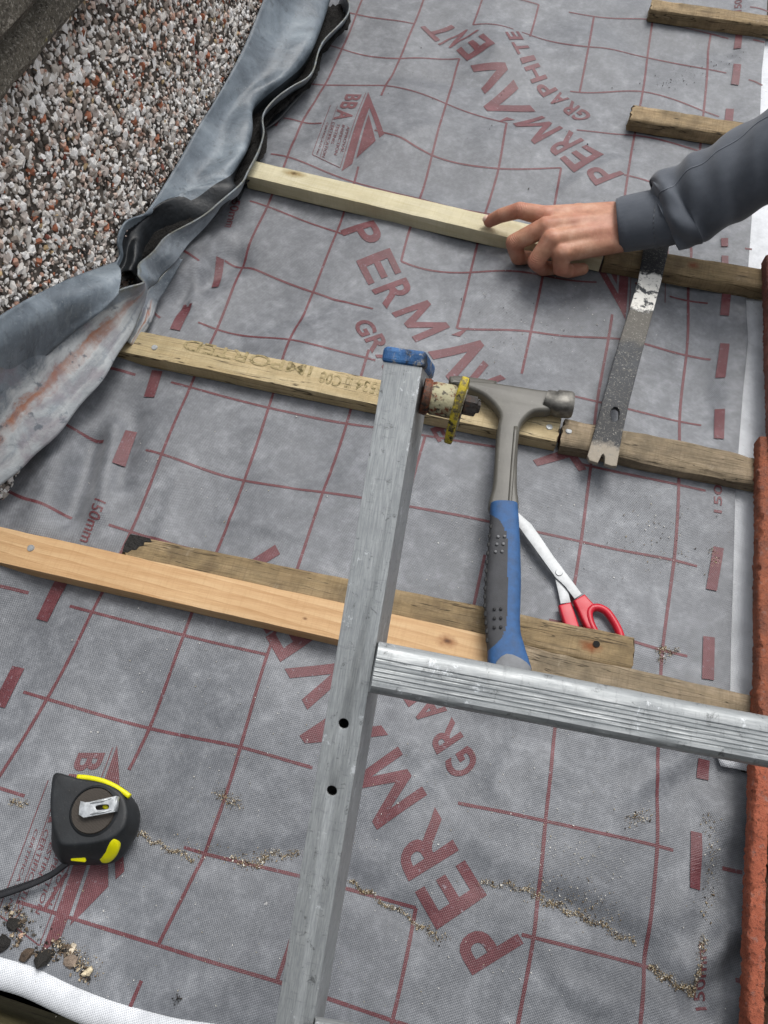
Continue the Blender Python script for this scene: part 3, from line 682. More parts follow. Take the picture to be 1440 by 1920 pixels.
o.data.materials.append(plain('lead_painted_shade', '1a1e22', .5, .6, 40, bumps=.5, bscale=120, bdist=.002))  # near-black colour that paints in the shade under the rim and in the cavity
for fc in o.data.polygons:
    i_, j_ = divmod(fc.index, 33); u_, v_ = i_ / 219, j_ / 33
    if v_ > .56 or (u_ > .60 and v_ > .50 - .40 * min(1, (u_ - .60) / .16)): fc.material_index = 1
tp = [(-60, 635), (0, 592), (60, 556), (130, 523), (185, 503), (216, 492)]
bt = [(-60, 790), (0, 745), (60, 690), (135, 625), (195, 580), (222, 552)]
t_ = [atwall(x, y, .010) for x, y in tp]; b_ = [at(x, y, .09) for x, y in bt]
q_ = [a * .55 + b * .45 + np.array([.012, -.004, .014]) for a, b in zip(t_, b_)]
sheet('lapped_sheet', [t_, q_, b_], 90, 18, .0022, LEAD_A, fl1)

fl2 = thing('lead_flashing', 'lifted lead flashing curling off the membrane, its broad tongue stained white and rust', 'flashing')
TP = [(644, -15, .040), (654, 25, .040), (606, 76, .040), (588, 131, .040), (548, 163, .040), (495, 208, .040), (495, 252, .040), (471, 310, .042), (450, 345, .045), (400, 390, .050), (330, 432, .055), (290, 465, .060), (262, 495, .066), (258, 512, .070),
      (268, 530, .074), (230, 541, .084), (180, 553, .096), (130, 571, .108), (85, 596, .120), (40, 632, .132), (0, 672, .142), (-40, 715, .15), (-80, 762, .155)]
BT = [None] * 8 + [(446, 362, .028), (412, 392, .03), (367, 443, .03), (332, 485, .03), (303, 516, .03), (287, 533, .032), (273, 549, .034), (262, 590, .034), (236, 640, .034), (200, 700, .034), (152, 760, .034), (100, 822, .034), (50, 868, .036), (0, 912, .04), (-50, 957, .04)]
t_ = [at(*p) for p in TP]; b_ = []
for p, q in zip(t_, BT): b_.append(at(*q) if q else p + np.array([-.018, .026, -.036]))
m_ = []
for i, (a, b) in enumerate(zip(t_, b_)):
    w = max(0, (i - 13) / 9.0); w = min(w, 1)
    m_.append(a * .5 + b * .5 + np.array([-.012 * w, -.006 * w, -.016 * w]))
def crump2(p, u, v): return p + np.array([.0012 * math.sin(u * 90), 0, .0012 * math.sin(u * 70 + v * 5) * (1 - v)])
sheet('sheet', [t_, m_, b_], 260, 30, .0024, LEAD_B, fl2, crump2)
# the return of the sheet under the tongue
ub = [(333, 484, .029), (304, 516, .029), (287, 534, .031), (274, 549, .033), (262, 590, .032), (237, 640, .032)]
lb = [(342, 486, .022), (322, 524, .016), (308, 548, .013), (296, 568, .012), (282, 606, .012), (252, 650, .014)]
_u = [ (272, 575, .027), (247, 620, .027), (222, 662, .027)]
_l = [ (287, 592, .011), (258, 636, .012), (228, 668, .016)]
sheet('return_flap', [[at(*p) for p in ub], [at(*p) for p in lb]], 60, 8, .002, LEAD_B, fl2)

# silt in the gap between the two sheets, near black to paint in its shade
SILT_SHADE = plain('silt_painted_shade', '100e0c', .95, .7, 150, bumps=1.0, bscale=260, bdist=.004)
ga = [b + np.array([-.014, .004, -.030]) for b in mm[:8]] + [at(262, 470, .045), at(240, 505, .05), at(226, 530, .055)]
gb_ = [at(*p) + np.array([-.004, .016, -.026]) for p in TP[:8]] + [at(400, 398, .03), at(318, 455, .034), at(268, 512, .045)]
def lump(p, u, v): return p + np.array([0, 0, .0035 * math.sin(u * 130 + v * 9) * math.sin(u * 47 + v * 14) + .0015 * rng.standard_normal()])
o = sheet('silt', [ga, gb_], 150, 10, 0, SILT_SHADE, None, lump); o['kind'] = 'stuff'; o['label'] = 'black silt and moss packed between the two lead sheets'; o['category'] = 'silt'

# ------------------------------------------------------------------ battens
NAILM = plain('galvanised_steel', 'b4b8ba', .4, .3, 200, metal=.6)
def batten(label, a, b, mat, w=.038, h=.025, z=.0, rag=.0006, nails=(), jag0=.0, jag1=.0, group='battens across the roof', name='roof_batten', roll=0.0, chips=()):
    """a, b: pixel of the middle of the top face at either end"""
    p0 = at(a[0], a[1], z + h); p1 = at(b[0], b[1], z + h); L = np.linalg.norm(p1 - p0)
    F = frame(p0 - np.array([0, 0, h]), p1 - p0, (0, 0, 1)) @ Matrix.Rotation(roll, 4, 'X')
    root = thing(name, label, 'batten', group, F)
    n = max(20, int(L / .012)); v = []; sec = []
    m = 8
    for u in np.linspace(-1, 1, m): sec.append((u * w / 2, h))
    for u in np.linspace(1, -1, 6)[1:-1]: sec.append((w / 2, h * (u + 1) / 2))
    for u in np.linspace(1, -1, m): sec.append((u * w / 2, 0))
    for u in np.linspace(-1, 1, 6)[1:-1]: sec.append((-w / 2, h * (u + 1) / 2))
    sec = sec[::-1]
    k = len(sec); ph = rng.uniform(0, 6, 8)
    for i in range(n + 1):
        t = i / n; x = t * L
        for j, (yy, zz) in enumerate(sec):
            e = rag * (.35 * math.sin(x * 45 + (yy + zz) * 60 + ph[0]) + .3 * math.sin(x * 130 + yy * 90 + ph[1]) + .22 * rng.standard_normal())
            corner = abs(abs(yy) - w / 2) < 1e-6 and (abs(zz - h) < 1e-6)
            dz = e * .7 - (abs(e) + rag * 1.4 if corner else 0)
            dy = e * .7 - math.copysign((abs(e) + rag * 1.4) if corner else 0, yy)
            for (cx, cw, cd_, side) in chips:
                if side * yy > 0 and zz > h * .3: dz -= cd_ * math.exp(-((x - cx * L) / cw) ** 2)
            dx = 0
            if i == 0: dx = jag0 * (math.sin(yy * 500 + ph[2]) + rng.standard_normal() * .5)
            if i == n: dx = jag1 * (math.sin(yy * 420 + zz * 200 + ph[3]) + rng.standard_normal() * .5)
            v.append((x + dx, yy + dy, max(0, zz + dz) if zz > 0 else 0))
    f = [(i * k + j, (i + 1) * k + j, (i + 1) * k + (j + 1) % k, i * k + (j + 1) % k) for i in range(n) for j in range(k)]
    f += [tuple(range(k)), tuple(range(n * k + k - 1, n * k - 1, -1))]
    bm = bmesh.new(); vs = [bm.verts.new(p) for p in v]; [bm.faces.new([vs[i] for i in q]) for q in f]
    tb = autosmooth(obj('timber', bm_mesh('timber', bm), mat, root), 38)
    Fi = F.inverted()
    for nx_, ny_ in nails:
        q = Fi @ Vector(at(nx_, ny_, z + h)); bm = bmesh.new()
        bmesh.ops.create_cone(bm, cap_ends=True, segments=14, radius1=.0042, radius2=.0037, depth=.0016, matrix=Matrix.Translation((q.x, q.y, h + .0004)) @ Matrix.Rotation(rng.normal(0, .12), 4, 'X'))
        obj('nail', bm_mesh('nail', bm), NAILM, root)
    return root, F, L, h
GRP = 'battens across the roof'
batten('short weathered batten stub at the top right, farthest up the roof', (1221, 6), (1560, 54), W_TREAT, .033, .021, jag0=.002, rag=.0008)
batten('short split batten stub with a slanted left end, beside the sleeve', (1184, 208), (1480, 256), W_TREAT, .037, .020, jag0=.003, rag=.0009)
batten('long pale new batten held down by the hand', (469, 315), (1134, 470), W_PALE, .034, .022, rag=.0003)
batten('old brown batten under the top of the pry bar, butted to the pale one', (1136, 471), (1450, 525), W_OLD, .037, .020, rag=.0008, chips=((.6, .03, .002, -1),))
bB = batten('yellowish treated batten stamped with faint lettering under the ladder top and hammer head', (175, 625), (1048, 804), W_GREEN, .038, .020, nails=((290, 652), (1030, 801)), rag=.0004, jag1=.0010)
batten('rough dark batten under the notched claw of the pry bar', (1055, 806), (1450, 884), W_OLDG, .039, .021, nails=((1066, 809),), rag=.0013, jag0=.0010, chips=((.55, .03, .003, -1), (.75, .05, .003, -1), (.95, .03, .004, 1)))
batten('long orange pine batten at the lower left with a nail near its end', (-60, 1007), (918, 1227), W_ORANGE, .041, .020, nails=((58, 1028),), rag=.0003)
batten('old muddy batten running from hammer handle to tiles behind the rung', (922, 1230), (1460, 1352), W_OLDG, .042, .020, rag=.001, chips=((.3, .05, .002, 1),))
bO = batten('loose old offcut with charred left end and a nail hole, lying behind the orange batten', (238, 1028), (1187, 1224), W_OLD, .036, .018, rag=.0009, jag0=.003, jag1=.001, group='offcuts', name='timber_offcut')
# burnt end and nail hole on the offcut
CHAR = plain('charred_wood', '1c1a18', .8, .6, 120, bumps=.9, bscale=260, bdist=.003)
root, F, L, h = bO
me = curve_mesh('charred_end', [[(-.0030, -.006), (.003, -.005), (.006, -.001), (.011, .000), (.013, .005), (.017, .007), (.016, .011), (.024, .013), (.021, .0168), (.010, .0172), (-.0030, .0172), (-.0045, .004)]], .0012, .0003, 1)
for v in me.vertices: v.co.z += h - .0004
obj('charred_end', me, CHAR, root)
q = F.inverted() @ Vector(at(1118, 1208, h)); bm = bmesh.new()
bmesh.ops.create_cone(bm, cap_ends=True, segments=16, radius1=.003, radius2=.0036, depth=.0012, matrix=Matrix.Translation((q.x, q.y, h + .0004)))
obj('nail_hole', bm_mesh('nail_hole', bm), plain('hole_dark', '0d0a08', .9), root)
# stamp on the treated batten
root, F, L, h = bB
bm = bmesh.new(); Fi = F.inverted()
for t, a, b in (('IMPORTED', (585, 697), (345, 645)), ('C08', (640, 716), (600, 706)), ('UC3', (520 + 140, 719), (648, 716)), ('BS5534', (745, 738), (668, 720))):
    pa, pb = Fi @ Vector(at(*a, h)), Fi @ Vector(at(*b, h)); hh = .017
    v, f = glyph(t, .01); d = pb - pa
    vs = [bm.verts.new((pa.x + d.x * s, pa.y + d.y * s - hh * (tt - .5), h + .0006)) for s, tt in v]
    for fc in f:
        try: bm.faces.new([vs[i] for i in fc])
        except ValueError: pass
STAMP = NT('stamp_ink', .8, .2); cst = STAMP.co()
smk = STAMP.mix(STAMP.ramp(STAMP.noise(cst, 160, 5, .7), [(.36, 0.0), (.52, 1.0)]), '5f5638', 'a59672')
obj('stamp', bm_mesh('stamp', bm), STAMP.done(smk), root)

def add_knot(root, px, h, r, col, core=None, stretch=1.6):
    tb = [c_ for c_ in root.children if c_.name.startswith('timber')][0]; mt = tb.data.materials[0].copy(); tb.data.materials[0] = mt; t = mt.node_tree
    q = root.matrix_world.inverted() @ Vector(at(px[0], px[1], h)); b = t.nodes['Principled BSDF']; old = b.inputs['Base Color'].links[0].from_socket
    tc = t.nodes.new('ShaderNodeTexCoord'); nz = t.nodes.new('ShaderNodeTexNoise'); nz.inputs['Scale'].default_value = 160; t.links.new(tc.outputs['Object'], nz.inputs['Vector'])
    sb = t.nodes.new('ShaderNodeVectorMath'); sb.operation = 'SUBTRACT'; sb.inputs[1].default_value = (q.x, q.y, q.z); t.links.new(tc.outputs['Object'], sb.inputs[0])
    sc_ = t.nodes.new('ShaderNodeVectorMath'); sc_.operation = 'MULTIPLY'; sc_.inputs[1].default_value = (1 / stretch, 1, 1); t.links.new(sb.outputs[0], sc_.inputs[0])
    ln = t.nodes.new('ShaderNodeVectorMath'); ln.operation = 'LENGTH'; t.links.new(sc_.outputs[0], ln.inputs[0])
    ad = t.nodes.new('ShaderNodeMath'); ad.operation = 'MULTIPLY_ADD'; ad.inputs[1].default_value = r * 1.2; t.links.new(nz.outputs['Fac'], ad.inputs[0]); t.links.new(ln.outputs['Value'], ad.inputs[2])
    mr = t.nodes.new('ShaderNodeMapRange'); mr.inputs['From Min'].default_value = r * .9; mr.inputs['From Max'].default_value = r * 1.9; mr.inputs['To Min'].default_value = .85; mr.inputs['To Max'].default_value = 0; t.links.new(ad.outputs[0], mr.inputs['Value'])
    mx = t.nodes.new('ShaderNodeMix'); mx.data_type = 'RGBA'; mx.inputs[7].default_value = hexc(col); t.links.new(mr.outputs[0], mx.inputs[0]); t.links.new(old, mx.inputs[6]); t.links.new(mx.outputs[2], b.inputs['Base Color'])
roots = {o['label'][:12]: o for o in scene.objects if o.get('category') == 'batten'}
add_knot(roots['long orange '], (838, 1202), .020, .0065, '8a5a34'); add_knot(roots['long orange '], (838, 1202), .020, .0026, '4a3020'); add_knot(roots['long orange '], (572, 1160), .020, .0016, '6a4528')
add_knot(roots['long pale ne'], (552, 325), .022, .0075, '8f7a4c', stretch=2.2); add_knot(roots['long pale ne'], (552, 325), .022, .003, '4d3a22')
add_knot(roots['loose old of'], (1108, 1212), .018, .006, '7d4526', stretch=1.8); add_knot(roots['old brown ba'], (1300, 497), .020, .006, '7a4632', stretch=1.2)

# ------------------------------------------------------------------ eaves board
p0, p1 = at(-80, 1868, -.022), at(260, 1985, -.022)
F = frame(p0, p1 - p0, (0, 0, 1)); bm = bmesh.new(); add_box(bm, (-.3, -.16, -.12), (1.4, -.008, 0))
o = obj('eaves_board', bm_mesh('eaves_board', bm), wood_mat('wood_eaves', '7a7256', '655d43', '474030', .6, .4, '33301f', .6, moss='565a33'))
o.matrix_world = F; bevel(o, .003); tag(o, 'mossy timber eaves board under the rolled white edge, bottom left', 'board')

# ------------------------------------------------------------------ clay tiles
def tile_mat(name, a, b):
    M = NT(name, .85, .3); c = M.co(); n1 = M.noise(c, 45, 7, .65); n2 = M.noise(c, 420, 4, .7)
    col = M.ramp(n1, [(.3, a), (.6, b), (.8, 'b98068')])
    col = M.mix(M.ramp(n2, [(.53, 0.0), (.64, .8)]), col, '5a342a')
    col = M.mix(M.ramp(M.noise(c, 120, 6, .7), [(.56, 0.0), (.68, .65)]), col, '84706a')
    return M.done(col, None, M.bump(M.noise(c, 90, 5), .4, .003, M.bump(n2, .9, .0022)))
TILE = tile_mat('clay_orange', '93503c', 'a85f47'); TILE3 = tile_mat('clay_dirty', '6f4a3e', '97583f'); TILE2 = tile_mat('clay_brown', '6e5048', '87564a')
def moss_mat():
    M = NT('mossy_tile_top', .95, .2); c = M.co()
    col = M.ramp(M.noise(c, 120, 7, .7), [(.3, '2b211b'), (.55, '4b382b'), (.72, '6d5340')])
    col = M.mix(M.ramp(M.noise(c, 60, 5, .6), [(.62, 0.0), (.72, .8)]), col, '55562f')
    return M.done(col, None, M.bump(M.noise(c, 300, 6, .7), 1.0, .004))
MOSS = moss_mat()
def tile(label, a, b, z0, z1, mat, ly=None, tw=.21):
    p0 = at(a[0], a[1], z0); p1 = at(b[0], b[1], z1); L = np.linalg.norm(p1 - p0)
    F = frame(p0, p1 - p0, (0, 0, 1))      # local x down the slope, local +y to the right
    root = thing('roof_tile', label, 'roof tile', 'clay tiles up the right edge', F)
    prof = [(0, -.016), (-.0004, -.008), (0, -.0012), (.0012, .0004), (.004, .0010), (.009, .0012), (.0126, .0010), (.0136, -.0002), (.0138, -.006)]
    n = 150; v = []; bm = bmesh.new(); ph_ = rng.uniform(0, 6); chp = [(rng.uniform(0, L), rng.uniform(.002, .008), rng.uniform(.0006, .0024)) for _ in range(int(L * 45))]
    pr = prof + [(.0138, -.016)]; k = len(pr)
    for i in range(n + 1):
        x = L * i / n
        for yy, zz in pr: v.append((x, yy + .0004 * math.sin(x * 40 + ph_) + .00045 * rng.standard_normal() + (sum(d_ * math.exp(-((x - c_) / w_) ** 2) for c_, w_, d_ in chp) if yy < .002 and zz > -.003 else 0) , zz + .0003 * rng.standard_normal()))
    vs = [bm.verts.new(p) for p in v]
    for i in range(n):
        for j in range(k): bm.faces.new([vs[i * k + j], vs[(i + 1) * k + j], vs[(i + 1) * k + (j + 1) % k], vs[i * k + (j + 1) % k]])
    bm.faces.new(vs[:k]); bm.faces.new(vs[n * k:][::-1])
    for vv in bm.verts: vv.co.y = vv.co.y
    o = autosmooth(obj('side_lap', bm_mesh('side_lap', bm), mat, root), 50)
    v = []; n2 = 50; k2 = 22
    for i in range(n2 + 1):
        for j in range(k2 + 1):
            yy = .0135 + (tw - .0135) * j / k2
            v.append((L * i / n2, yy, -.007 + .004 * math.sin((yy - .02) / (tw - .02) * math.pi) + .0012 * rng.standard_normal()))
    b2 = len(v)
    bm = bmesh.new(); vs = [bm.verts.new(p) for p in v]; k3 = k2 + 1
    for i in range(n2):
        for j in range(k2): bm.faces.new([vs[i * k3 + j], vs[(i + 1) * k3 + j], vs[(i + 1) * k3 + j + 1], vs[i * k3 + j + 1]])
    r = bmesh.ops.extrude_face_region(bm, geom=bm.faces[:])
    for e in r['geom']:
        if isinstance(e, bmesh.types.BMVert): e.co.z = -.017
    obj('pan', bm_mesh('pan', bm), MOSS, root, True)
    for i in range(9):
        c0 = (rng.uniform(.02, L - .02), rng.uniform(.018, .04), -.004); vv = chip(rng.uniform(.003, .006), .6); bmm = bmesh.new()
        q = [bmm.verts.new(Vector(c0) + Vector(p)) for p in vv]; [bmm.faces.new([q[a_] for a_ in t]) for t in ICO_F]
        obj('moss_clump', bm_mesh('moss_clump', bmm), MOSS, root)
    return root
# local +y must point right: frame's y = z x x ; x runs down the slope so y = +X
tile('clay roof tile nearest the camera, bottom right, below the ladder rung', (1418, 1288), (1396, 2010), .032, .036, TILE)
tile('orange clay roof tile at right between the rung and the rough dark batten', (1424, 818), (1422, 1345), .033, .042, TILE3)
tile('brownish clay roof tile at the far right under the sleeve', (1437, 478), (1447, 850), .034, .044, TILE2)

# ------------------------------------------------------------------ ladder
lad = thing('ladder', 'worn aluminium ladder with a blue end cap standing above the membrane', 'ladder')
DEP = .50
top = atd(757, 676, DEP); low = atd(552, 1915, DEP + .02); ax = (top - low) / np.linalg.norm(top - low)
view = -CR[:, 2]; rgt = atd(1440, 1391, .50) - atd(712, 1252, .50); rgt /= np.linalg.norm(rgt)
rgt = rgt - ax * (rgt @ ax); rgt /= np.linalg.norm(rgt)
nrm = np.cross(rgt, ax); nrm /= np.linalg.norm(nrm)                 # off the front face, towards the camera
rot = math.radians(9.0)
side = rgt * math.cos(rot) + nrm * math.sin(rot); nf = np.cross(side, ax)
LEN = np.linalg.norm(top - low) + .45; base = top - ax * LEN
FL = frame(base, ax, nf)                                           # local x up the ladder, y to the left, z to the camera
WS_, DS_ = .0245, .050
def hole_at(px):
    d = ray(*px); t = ((base - CC) @ nf) / (d @ nf); p = CC + t * d; q = FL.inverted() @ Vector(p); return q.x, q.y
def circle(cx, cy, r, n=24): return [(cx + r * math.cos(-2 * math.pi * i / n), cy + r * math.sin(-2 * math.pi * i / n)) for i in range(n)]
holes = [circle(*hole_at(p), .0033) for p in ((644, 1357), (622, 1483))]
def stile(off, hl):
    me = curve_mesh('stile', [[(0, -WS_ / 2), (LEN, -WS_ / 2), (LEN, WS_ / 2), (0, WS_ / 2)]] + hl, .0022, .0006, 1)
    bm = bmesh.new(); bm.from_mesh(me); bpy.data.meshes.remove(me)
    for v in bm.verts: v.co.z -= .0022
    w = .0016
    add_box(bm, (0, -WS_ / 2, -DS_), (LEN - .0002, -WS_ / 2 + w, -.00235)); add_box(bm, (0, WS_ / 2 - w, -DS_), (LEN - .0002, WS_ / 2, -.00235))
    add_box(bm, (0.0001, -WS_ / 2 + w + .0001, -DS_), (LEN - .0003, WS_ / 2 - w - .0001, -DS_ + w))
    o = autosmooth(obj('stile', bm_mesh('stile', bm), ALU, lad), 35); o.matrix_world = FL @ Matrix.Translation((0, off, 0)); return o
stile(0, holes)
# small rounded edge flange on the right of the stile
# rung: ribbed tread towards the climber
def rung(start, length):
    prof = [(-.0155, -.004), (-.0158, .006), (-.0145, .0105), (-.0125, .0125)]
    for i in range(6):
        y0 = -.0105 + i * .0027
        prof += [(y0, .0128), (y0 + .0005, .0118), (y0 + .0013, .0118), (y0 + .0018, .0128)]
    prof += [(.0090, .0128), (.0120, .0118), (.0142, .0098), (.0156, .0070), (.0160, .003), (.0150, -.006), (.009, -.0125), (0, -.0145), (-.009, -.0125)]
    n = 40; v = []; k = len(prof)
    for i in range(n + 1):
        x = length * i / n; sag = -.0006 * math.sin(x * 40) - .0009 * math.exp(-((x - .20) / .02) ** 2)
        for yy, zz in prof: v.append((x, yy, zz + sag + .00015 * rng.standard_normal()))
    bm = bmesh.new(); vs = [bm.verts.new(p) for p in v]
    for i in range(n):
        for j in range(k): bm.faces.new([vs[i * k + j], vs[(i + 1) * k + j], vs[(i + 1) * k + (j + 1) % k], vs[i * k + (j + 1) % k]])
    bm.faces.new(vs[:k]); bm.faces.new(vs[n * k:][::-1])
    o = autosmooth(obj('rung', bm_mesh('rung', bm), ALU_R, lad), 30); o.matrix_world = start; return o
r0 = atd(700, 1251, .505); r1 = atd(1440, 1392, .515); rd = (r1 - r0) / np.linalg.norm(r1 - r0)
tilt = nrm * .94 + ax * .34
rung(frame(r0, rd, tilt), .345)
rung(frame(r0 - ax * .25, rd, tilt), .345)
o = stile(0, [holes[0], holes[1]]); Ms = FL.copy(); Ms.translation = Vector(base + rd * .345); o.matrix_world = Ms
# end cap
BLUE = NT('cap_blue_plastic', .55, .4); c = BLUE.co()
cb = BLUE.ramp(BLUE.noise(c, 70, 6, .65), [(.3, '234a74'), (.55, '325f92'), (.7, '4374a8')])
cb = BLUE.mix(BLUE.ramp(BLUE.noise(c, 120, 7, .75, .4), [(.54, 0.0), (.60, .85)]), cb, '98958e')
cb = BLUE.mix(BLUE.ramp(BLUE.noise(c, 60, 7, .75, .6), [(.55, 0.0), (.60, .9)]), cb, '23282e')
BLUE = BLUE.done(cb, None, BLUE.bump(BLUE.noise(c, 220, 6, .7), .7, .0015))
bm = bmesh.new(); add_box(bm, (LEN - .003, -WS_ / 2 - .0018, -DS_ - .0018), (LEN + .0075, WS_ / 2 + .0018, .0014))
o = obj('end_cap', bm_mesh('end_cap', bm), BLUE, lad); o.matrix_world = FL; bevel(o, .0028, 3)
o2 = obj('end_cap', o.data.copy(), BLUE, lad); o2.matrix_world = Ms; bevel(o2, .0028, 3)
# guide fitting on the outside of the stile: washer, spacer, cam plate, nut, along `rd`
hp = atd(800, 744, .508); Fh = frame(hp, rd, nrm)
def lathe(name, prof, mat, n=28, M4=None, hexa=False):
    v = []; n = 6 if hexa else n
    for x, r in prof:
        for i in range(n): a = 2 * math.pi * i / n + .3; v.append((x, r * math.cos(a), r * math.sin(a)))
    f = [(i * n + j, i * n + (j + 1) % n, (i + 1) * n + (j + 1) % n, (i + 1) * n + j) for i in range(len(prof) - 1) for j in range(n)]
    f += [tuple(range(n - 1, -1, -1)), tuple(range((len(prof) - 1) * n, len(prof) * n))]
    bm = bmesh.new(); vs = [bm.verts.new(p) for p in v]; [bm.faces.new([vs[i] for i in q]) for q in f]
    o = autosmooth(obj(name, bm_mesh(name, bm), mat, lad), 35); o.matrix_world = M4; return o
def rusty(name, base, a=.5, rust='6b3a22', dark='2a2420'):
    M = NT(name, .6, .4); c = M.co(); col = M.mix(M.ramp(M.noise(c, 130, 6, .7), [(.58 - a * .20, 0.0), (.64 - a * .16, 1.0)]), base, rust)
    col = M.mix(M.ramp(M.noise(c, 210, 6, .7, .3), [(.54, 0.0), (.59, .9)]), col, dark)
    return M.done(col, None, M.bump(M.noise(c, 350, 5), .6, .001))
lathe('washer', [(-.003, .0112), (.0008, .0118), (.0012, .0112), (.0020, .0110)], rusty('rusty_steel', '4f382b', .9), M4=Fh)
lathe('spacer', [(.0018, .0098), (.004, .0106), (.016, .0108), (.0185, .0100), (.0195, .0085)], rusty('spacer_cream', 'a8a283', .35), M4=Fh)
YEL = rusty('cam_yellow', 'b9a52e', .55, '6a6142', '1f1e1a')
ol = smooth_poly([(.016, -.002), (.0175, .006), (.011, .0105), (.000, .0115), (-.012, .0085), (-.022, .004), (-.027, -.001), (-.022, -.006), (-.008, -.0105), (.008, -.009)], 5)
me = curve_mesh('cam_plate', [ol], .0052, .0012, 2); o = autosmooth(obj('cam_plate', me, YEL, lad), 50)
o.matrix_world = frame(hp + rd * .0185, ax * .96 - rd * -.10 + nrm * .25, rd + nrm * .18 + ax * -.12)
ol2 = [(x * .62 - .0005, y * .52) for x, y in ol]
me = curve_mesh('cam_recess', [ol2], .0008, .0003, 1); o2 = obj('cam_recess', me, rusty('cam_grey', '8d8b7a', .3), o); o2.location = (0, 0, .0050)
lathe('nut', [(.0235, .0048), (.0240, .0066), (.0318, .0066), (.0326, .0050), (.0326, .0040), (.0345, .0038)], rusty('nut_black', '2b2725', .3, '3c2a20'), M4=Fh, hexa=True)

# ------------------------------------------------------------------ brick hammer
ham = thing('brick_hammer', 'grey steel hammer with blue and charcoal grip lying across the battens', 'hammer')
HS = NT('hammer_grey_paint', .45, .5); c = HS.co()
hc = HS.ramp(HS.noise(c, 30, 5, .6), [(.3, '4b4943'), (.6, '58564f'), (.8, '65635a')])
hc = HS.mix(HS.ramp(HS.noise(c, 260, 5, .7), [(.66, 0.0), (.74, .7)]), hc, '9a968c')
HS = HS.done(hc, None, HS.bump(HS.noise(c, 300, 4), .2, .0006))
HBR = plain('hammer_bright_steel', '6e6c67', .48, .45, 130, metal=.6)
zh = .0245; zt = .0415
neck = smooth_poly([(936, 772), (933, 800), (929, 850), (925, 905), (919, 952), (970, 958), (970, 905), (971, 850), (975, 805), (984, 785), (1003, 770), (1035, 766), (1037, 735), (1000, 727), (950, 719), (905, 713), (848, 711), (846, 716), (880, 727), (910, 742)], 4)
me = curve_mesh('head_and_neck', [ppoly(neck, zt)], .017, .0045, 3)
for v in me.vertices: v.co.z += zh
o = autosmooth(obj('head_and_neck', me, HS, ham), 60)
# raised rib down the neck
rp = [at(x, y, zt) + np.array([0, 0, .0002]) for x, y in ((967, 800), (962, 860), (958, 915), (955, 955))]
loft('rib', catmull(rp, 20), [(.0022, .0012)] * 20, HS, ham, 10)
# claw taper: flattened blade towards the tip
ca = [at(x, y, zh + .0085) for x, y in ((925, 734), (890, 724), (860, 716), (842, 713))]
loft('claw', catmull(ca, 14), [(.0135 - .010 * t, .0085 - .004 * t) for t in np.linspace(0, 1, 14)], HS, ham, 16, power=3)
pa, pb, pc = at(1022, 750, zh + .012), at(1040, 756, zh + .012), at(1074, 760, zh + .012)
o = loft('striking_face', [pa, pb, pb + (pc - pb) * .12, pb + (pc - pb) * .85, pc], [(.0115, .0115), (.0135, .0135), (.0152, .0145), (.0152, .0145), (.0135, .0128)], HBR, ham, 28, power=2.6)
autosmooth(o, 50)
# grip
GB = plain('grip_blue_rubber', '2a5280', .65, .25, 120, bumps=.3, bscale=600); GD = plain('grip_charcoal_rubber', '3f4043', .75, .25, 90, bumps=.4, bscale=700); GG = plain('grip_grey_heel', '77797c', .7, .2, 80)
zg = .0365
ge = [((919, 945), (970, 952)), ((918, 985), (973, 990)), ((914, 1040), (975, 1040)), ((910, 1090), (976, 1088)), ((908, 1130), (975, 1128)), ((909, 1165), (974, 1160)), ((911, 1195), (976, 1190)), ((914, 1220), (983, 1215)), ((914, 1240), (990, 1238)), ((917, 1262), (997, 1262))]
cen = np.array([(at(*a, zg) + at(*b, zg)) / 2 for a, b in ge]); rad = [(np.linalg.norm(at(*a, zg) - at(*b, zg)) / 2, .0125) for a, b in ge]
cen = np.c_[catmull(cen, 46)]; rad = [tuple(r) for r in catmull(rad, 46)]
# charcoal palm panel and grey heel, set 1 mm proud
pan = smooth_poly([(921, 969), (934, 976), (945, 992), (950, 1010), (951, 1060), (951, 1110), (950, 1150), (948, 1175), (940, 1195), (926, 1208), (915, 1218), (911, 1190), (909, 1150), (910, 1100), (914, 1040), (918, 990)], 4)
def panel(name, poly, z, th, mat, drop=.0):
    me = curve_mesh(name, [ppoly(poly, z)], th, th * .35, 2)
    bm = bmesh.new(); bm.from_mesh(me)
    for _ in range(2):
        le = [e for e in bm.edges if e.calc_length() > .008]; bmesh.ops.subdivide_edges(bm, edges=le, cuts=1); bmesh.ops.triangulate(bm, faces=bm.faces[:])
    A, B = cen[0], cen[-1]
    for v in bm.verts:
        p = np.array(v.co); i = int(np.argmin(((cen[:, :2] - p[:2]) ** 2).sum(1))); d = np.linalg.norm(cen[i, :2] - p[:2]) / max(rad[i][0], 1e-4)
        top_ = .0125 * max(0.0, 1 - min(d, 1.0) ** 3) ** (1 / 3)
        v.co.z = zg + top_ - th * .55 + p[2]
    bm.to_mesh(me); bm.free(); return autosmooth(obj(name, me, mat, ham), 60)
pnl = loft('grip', catmull(cen, 280), [tuple(r) for r in catmull(rad, 280)], GB, ham, 150, power=3.0)
pnl.data.materials.append(GD); pp = np.array([(922, 966), (936, 974), (947, 992), (951.5, 1012), (952, 1060), (952, 1110), (951, 1150), (949, 1176), (941, 1196), (927, 1210), (905, 1228), (880, 1228), (880, 962), (912, 962)])
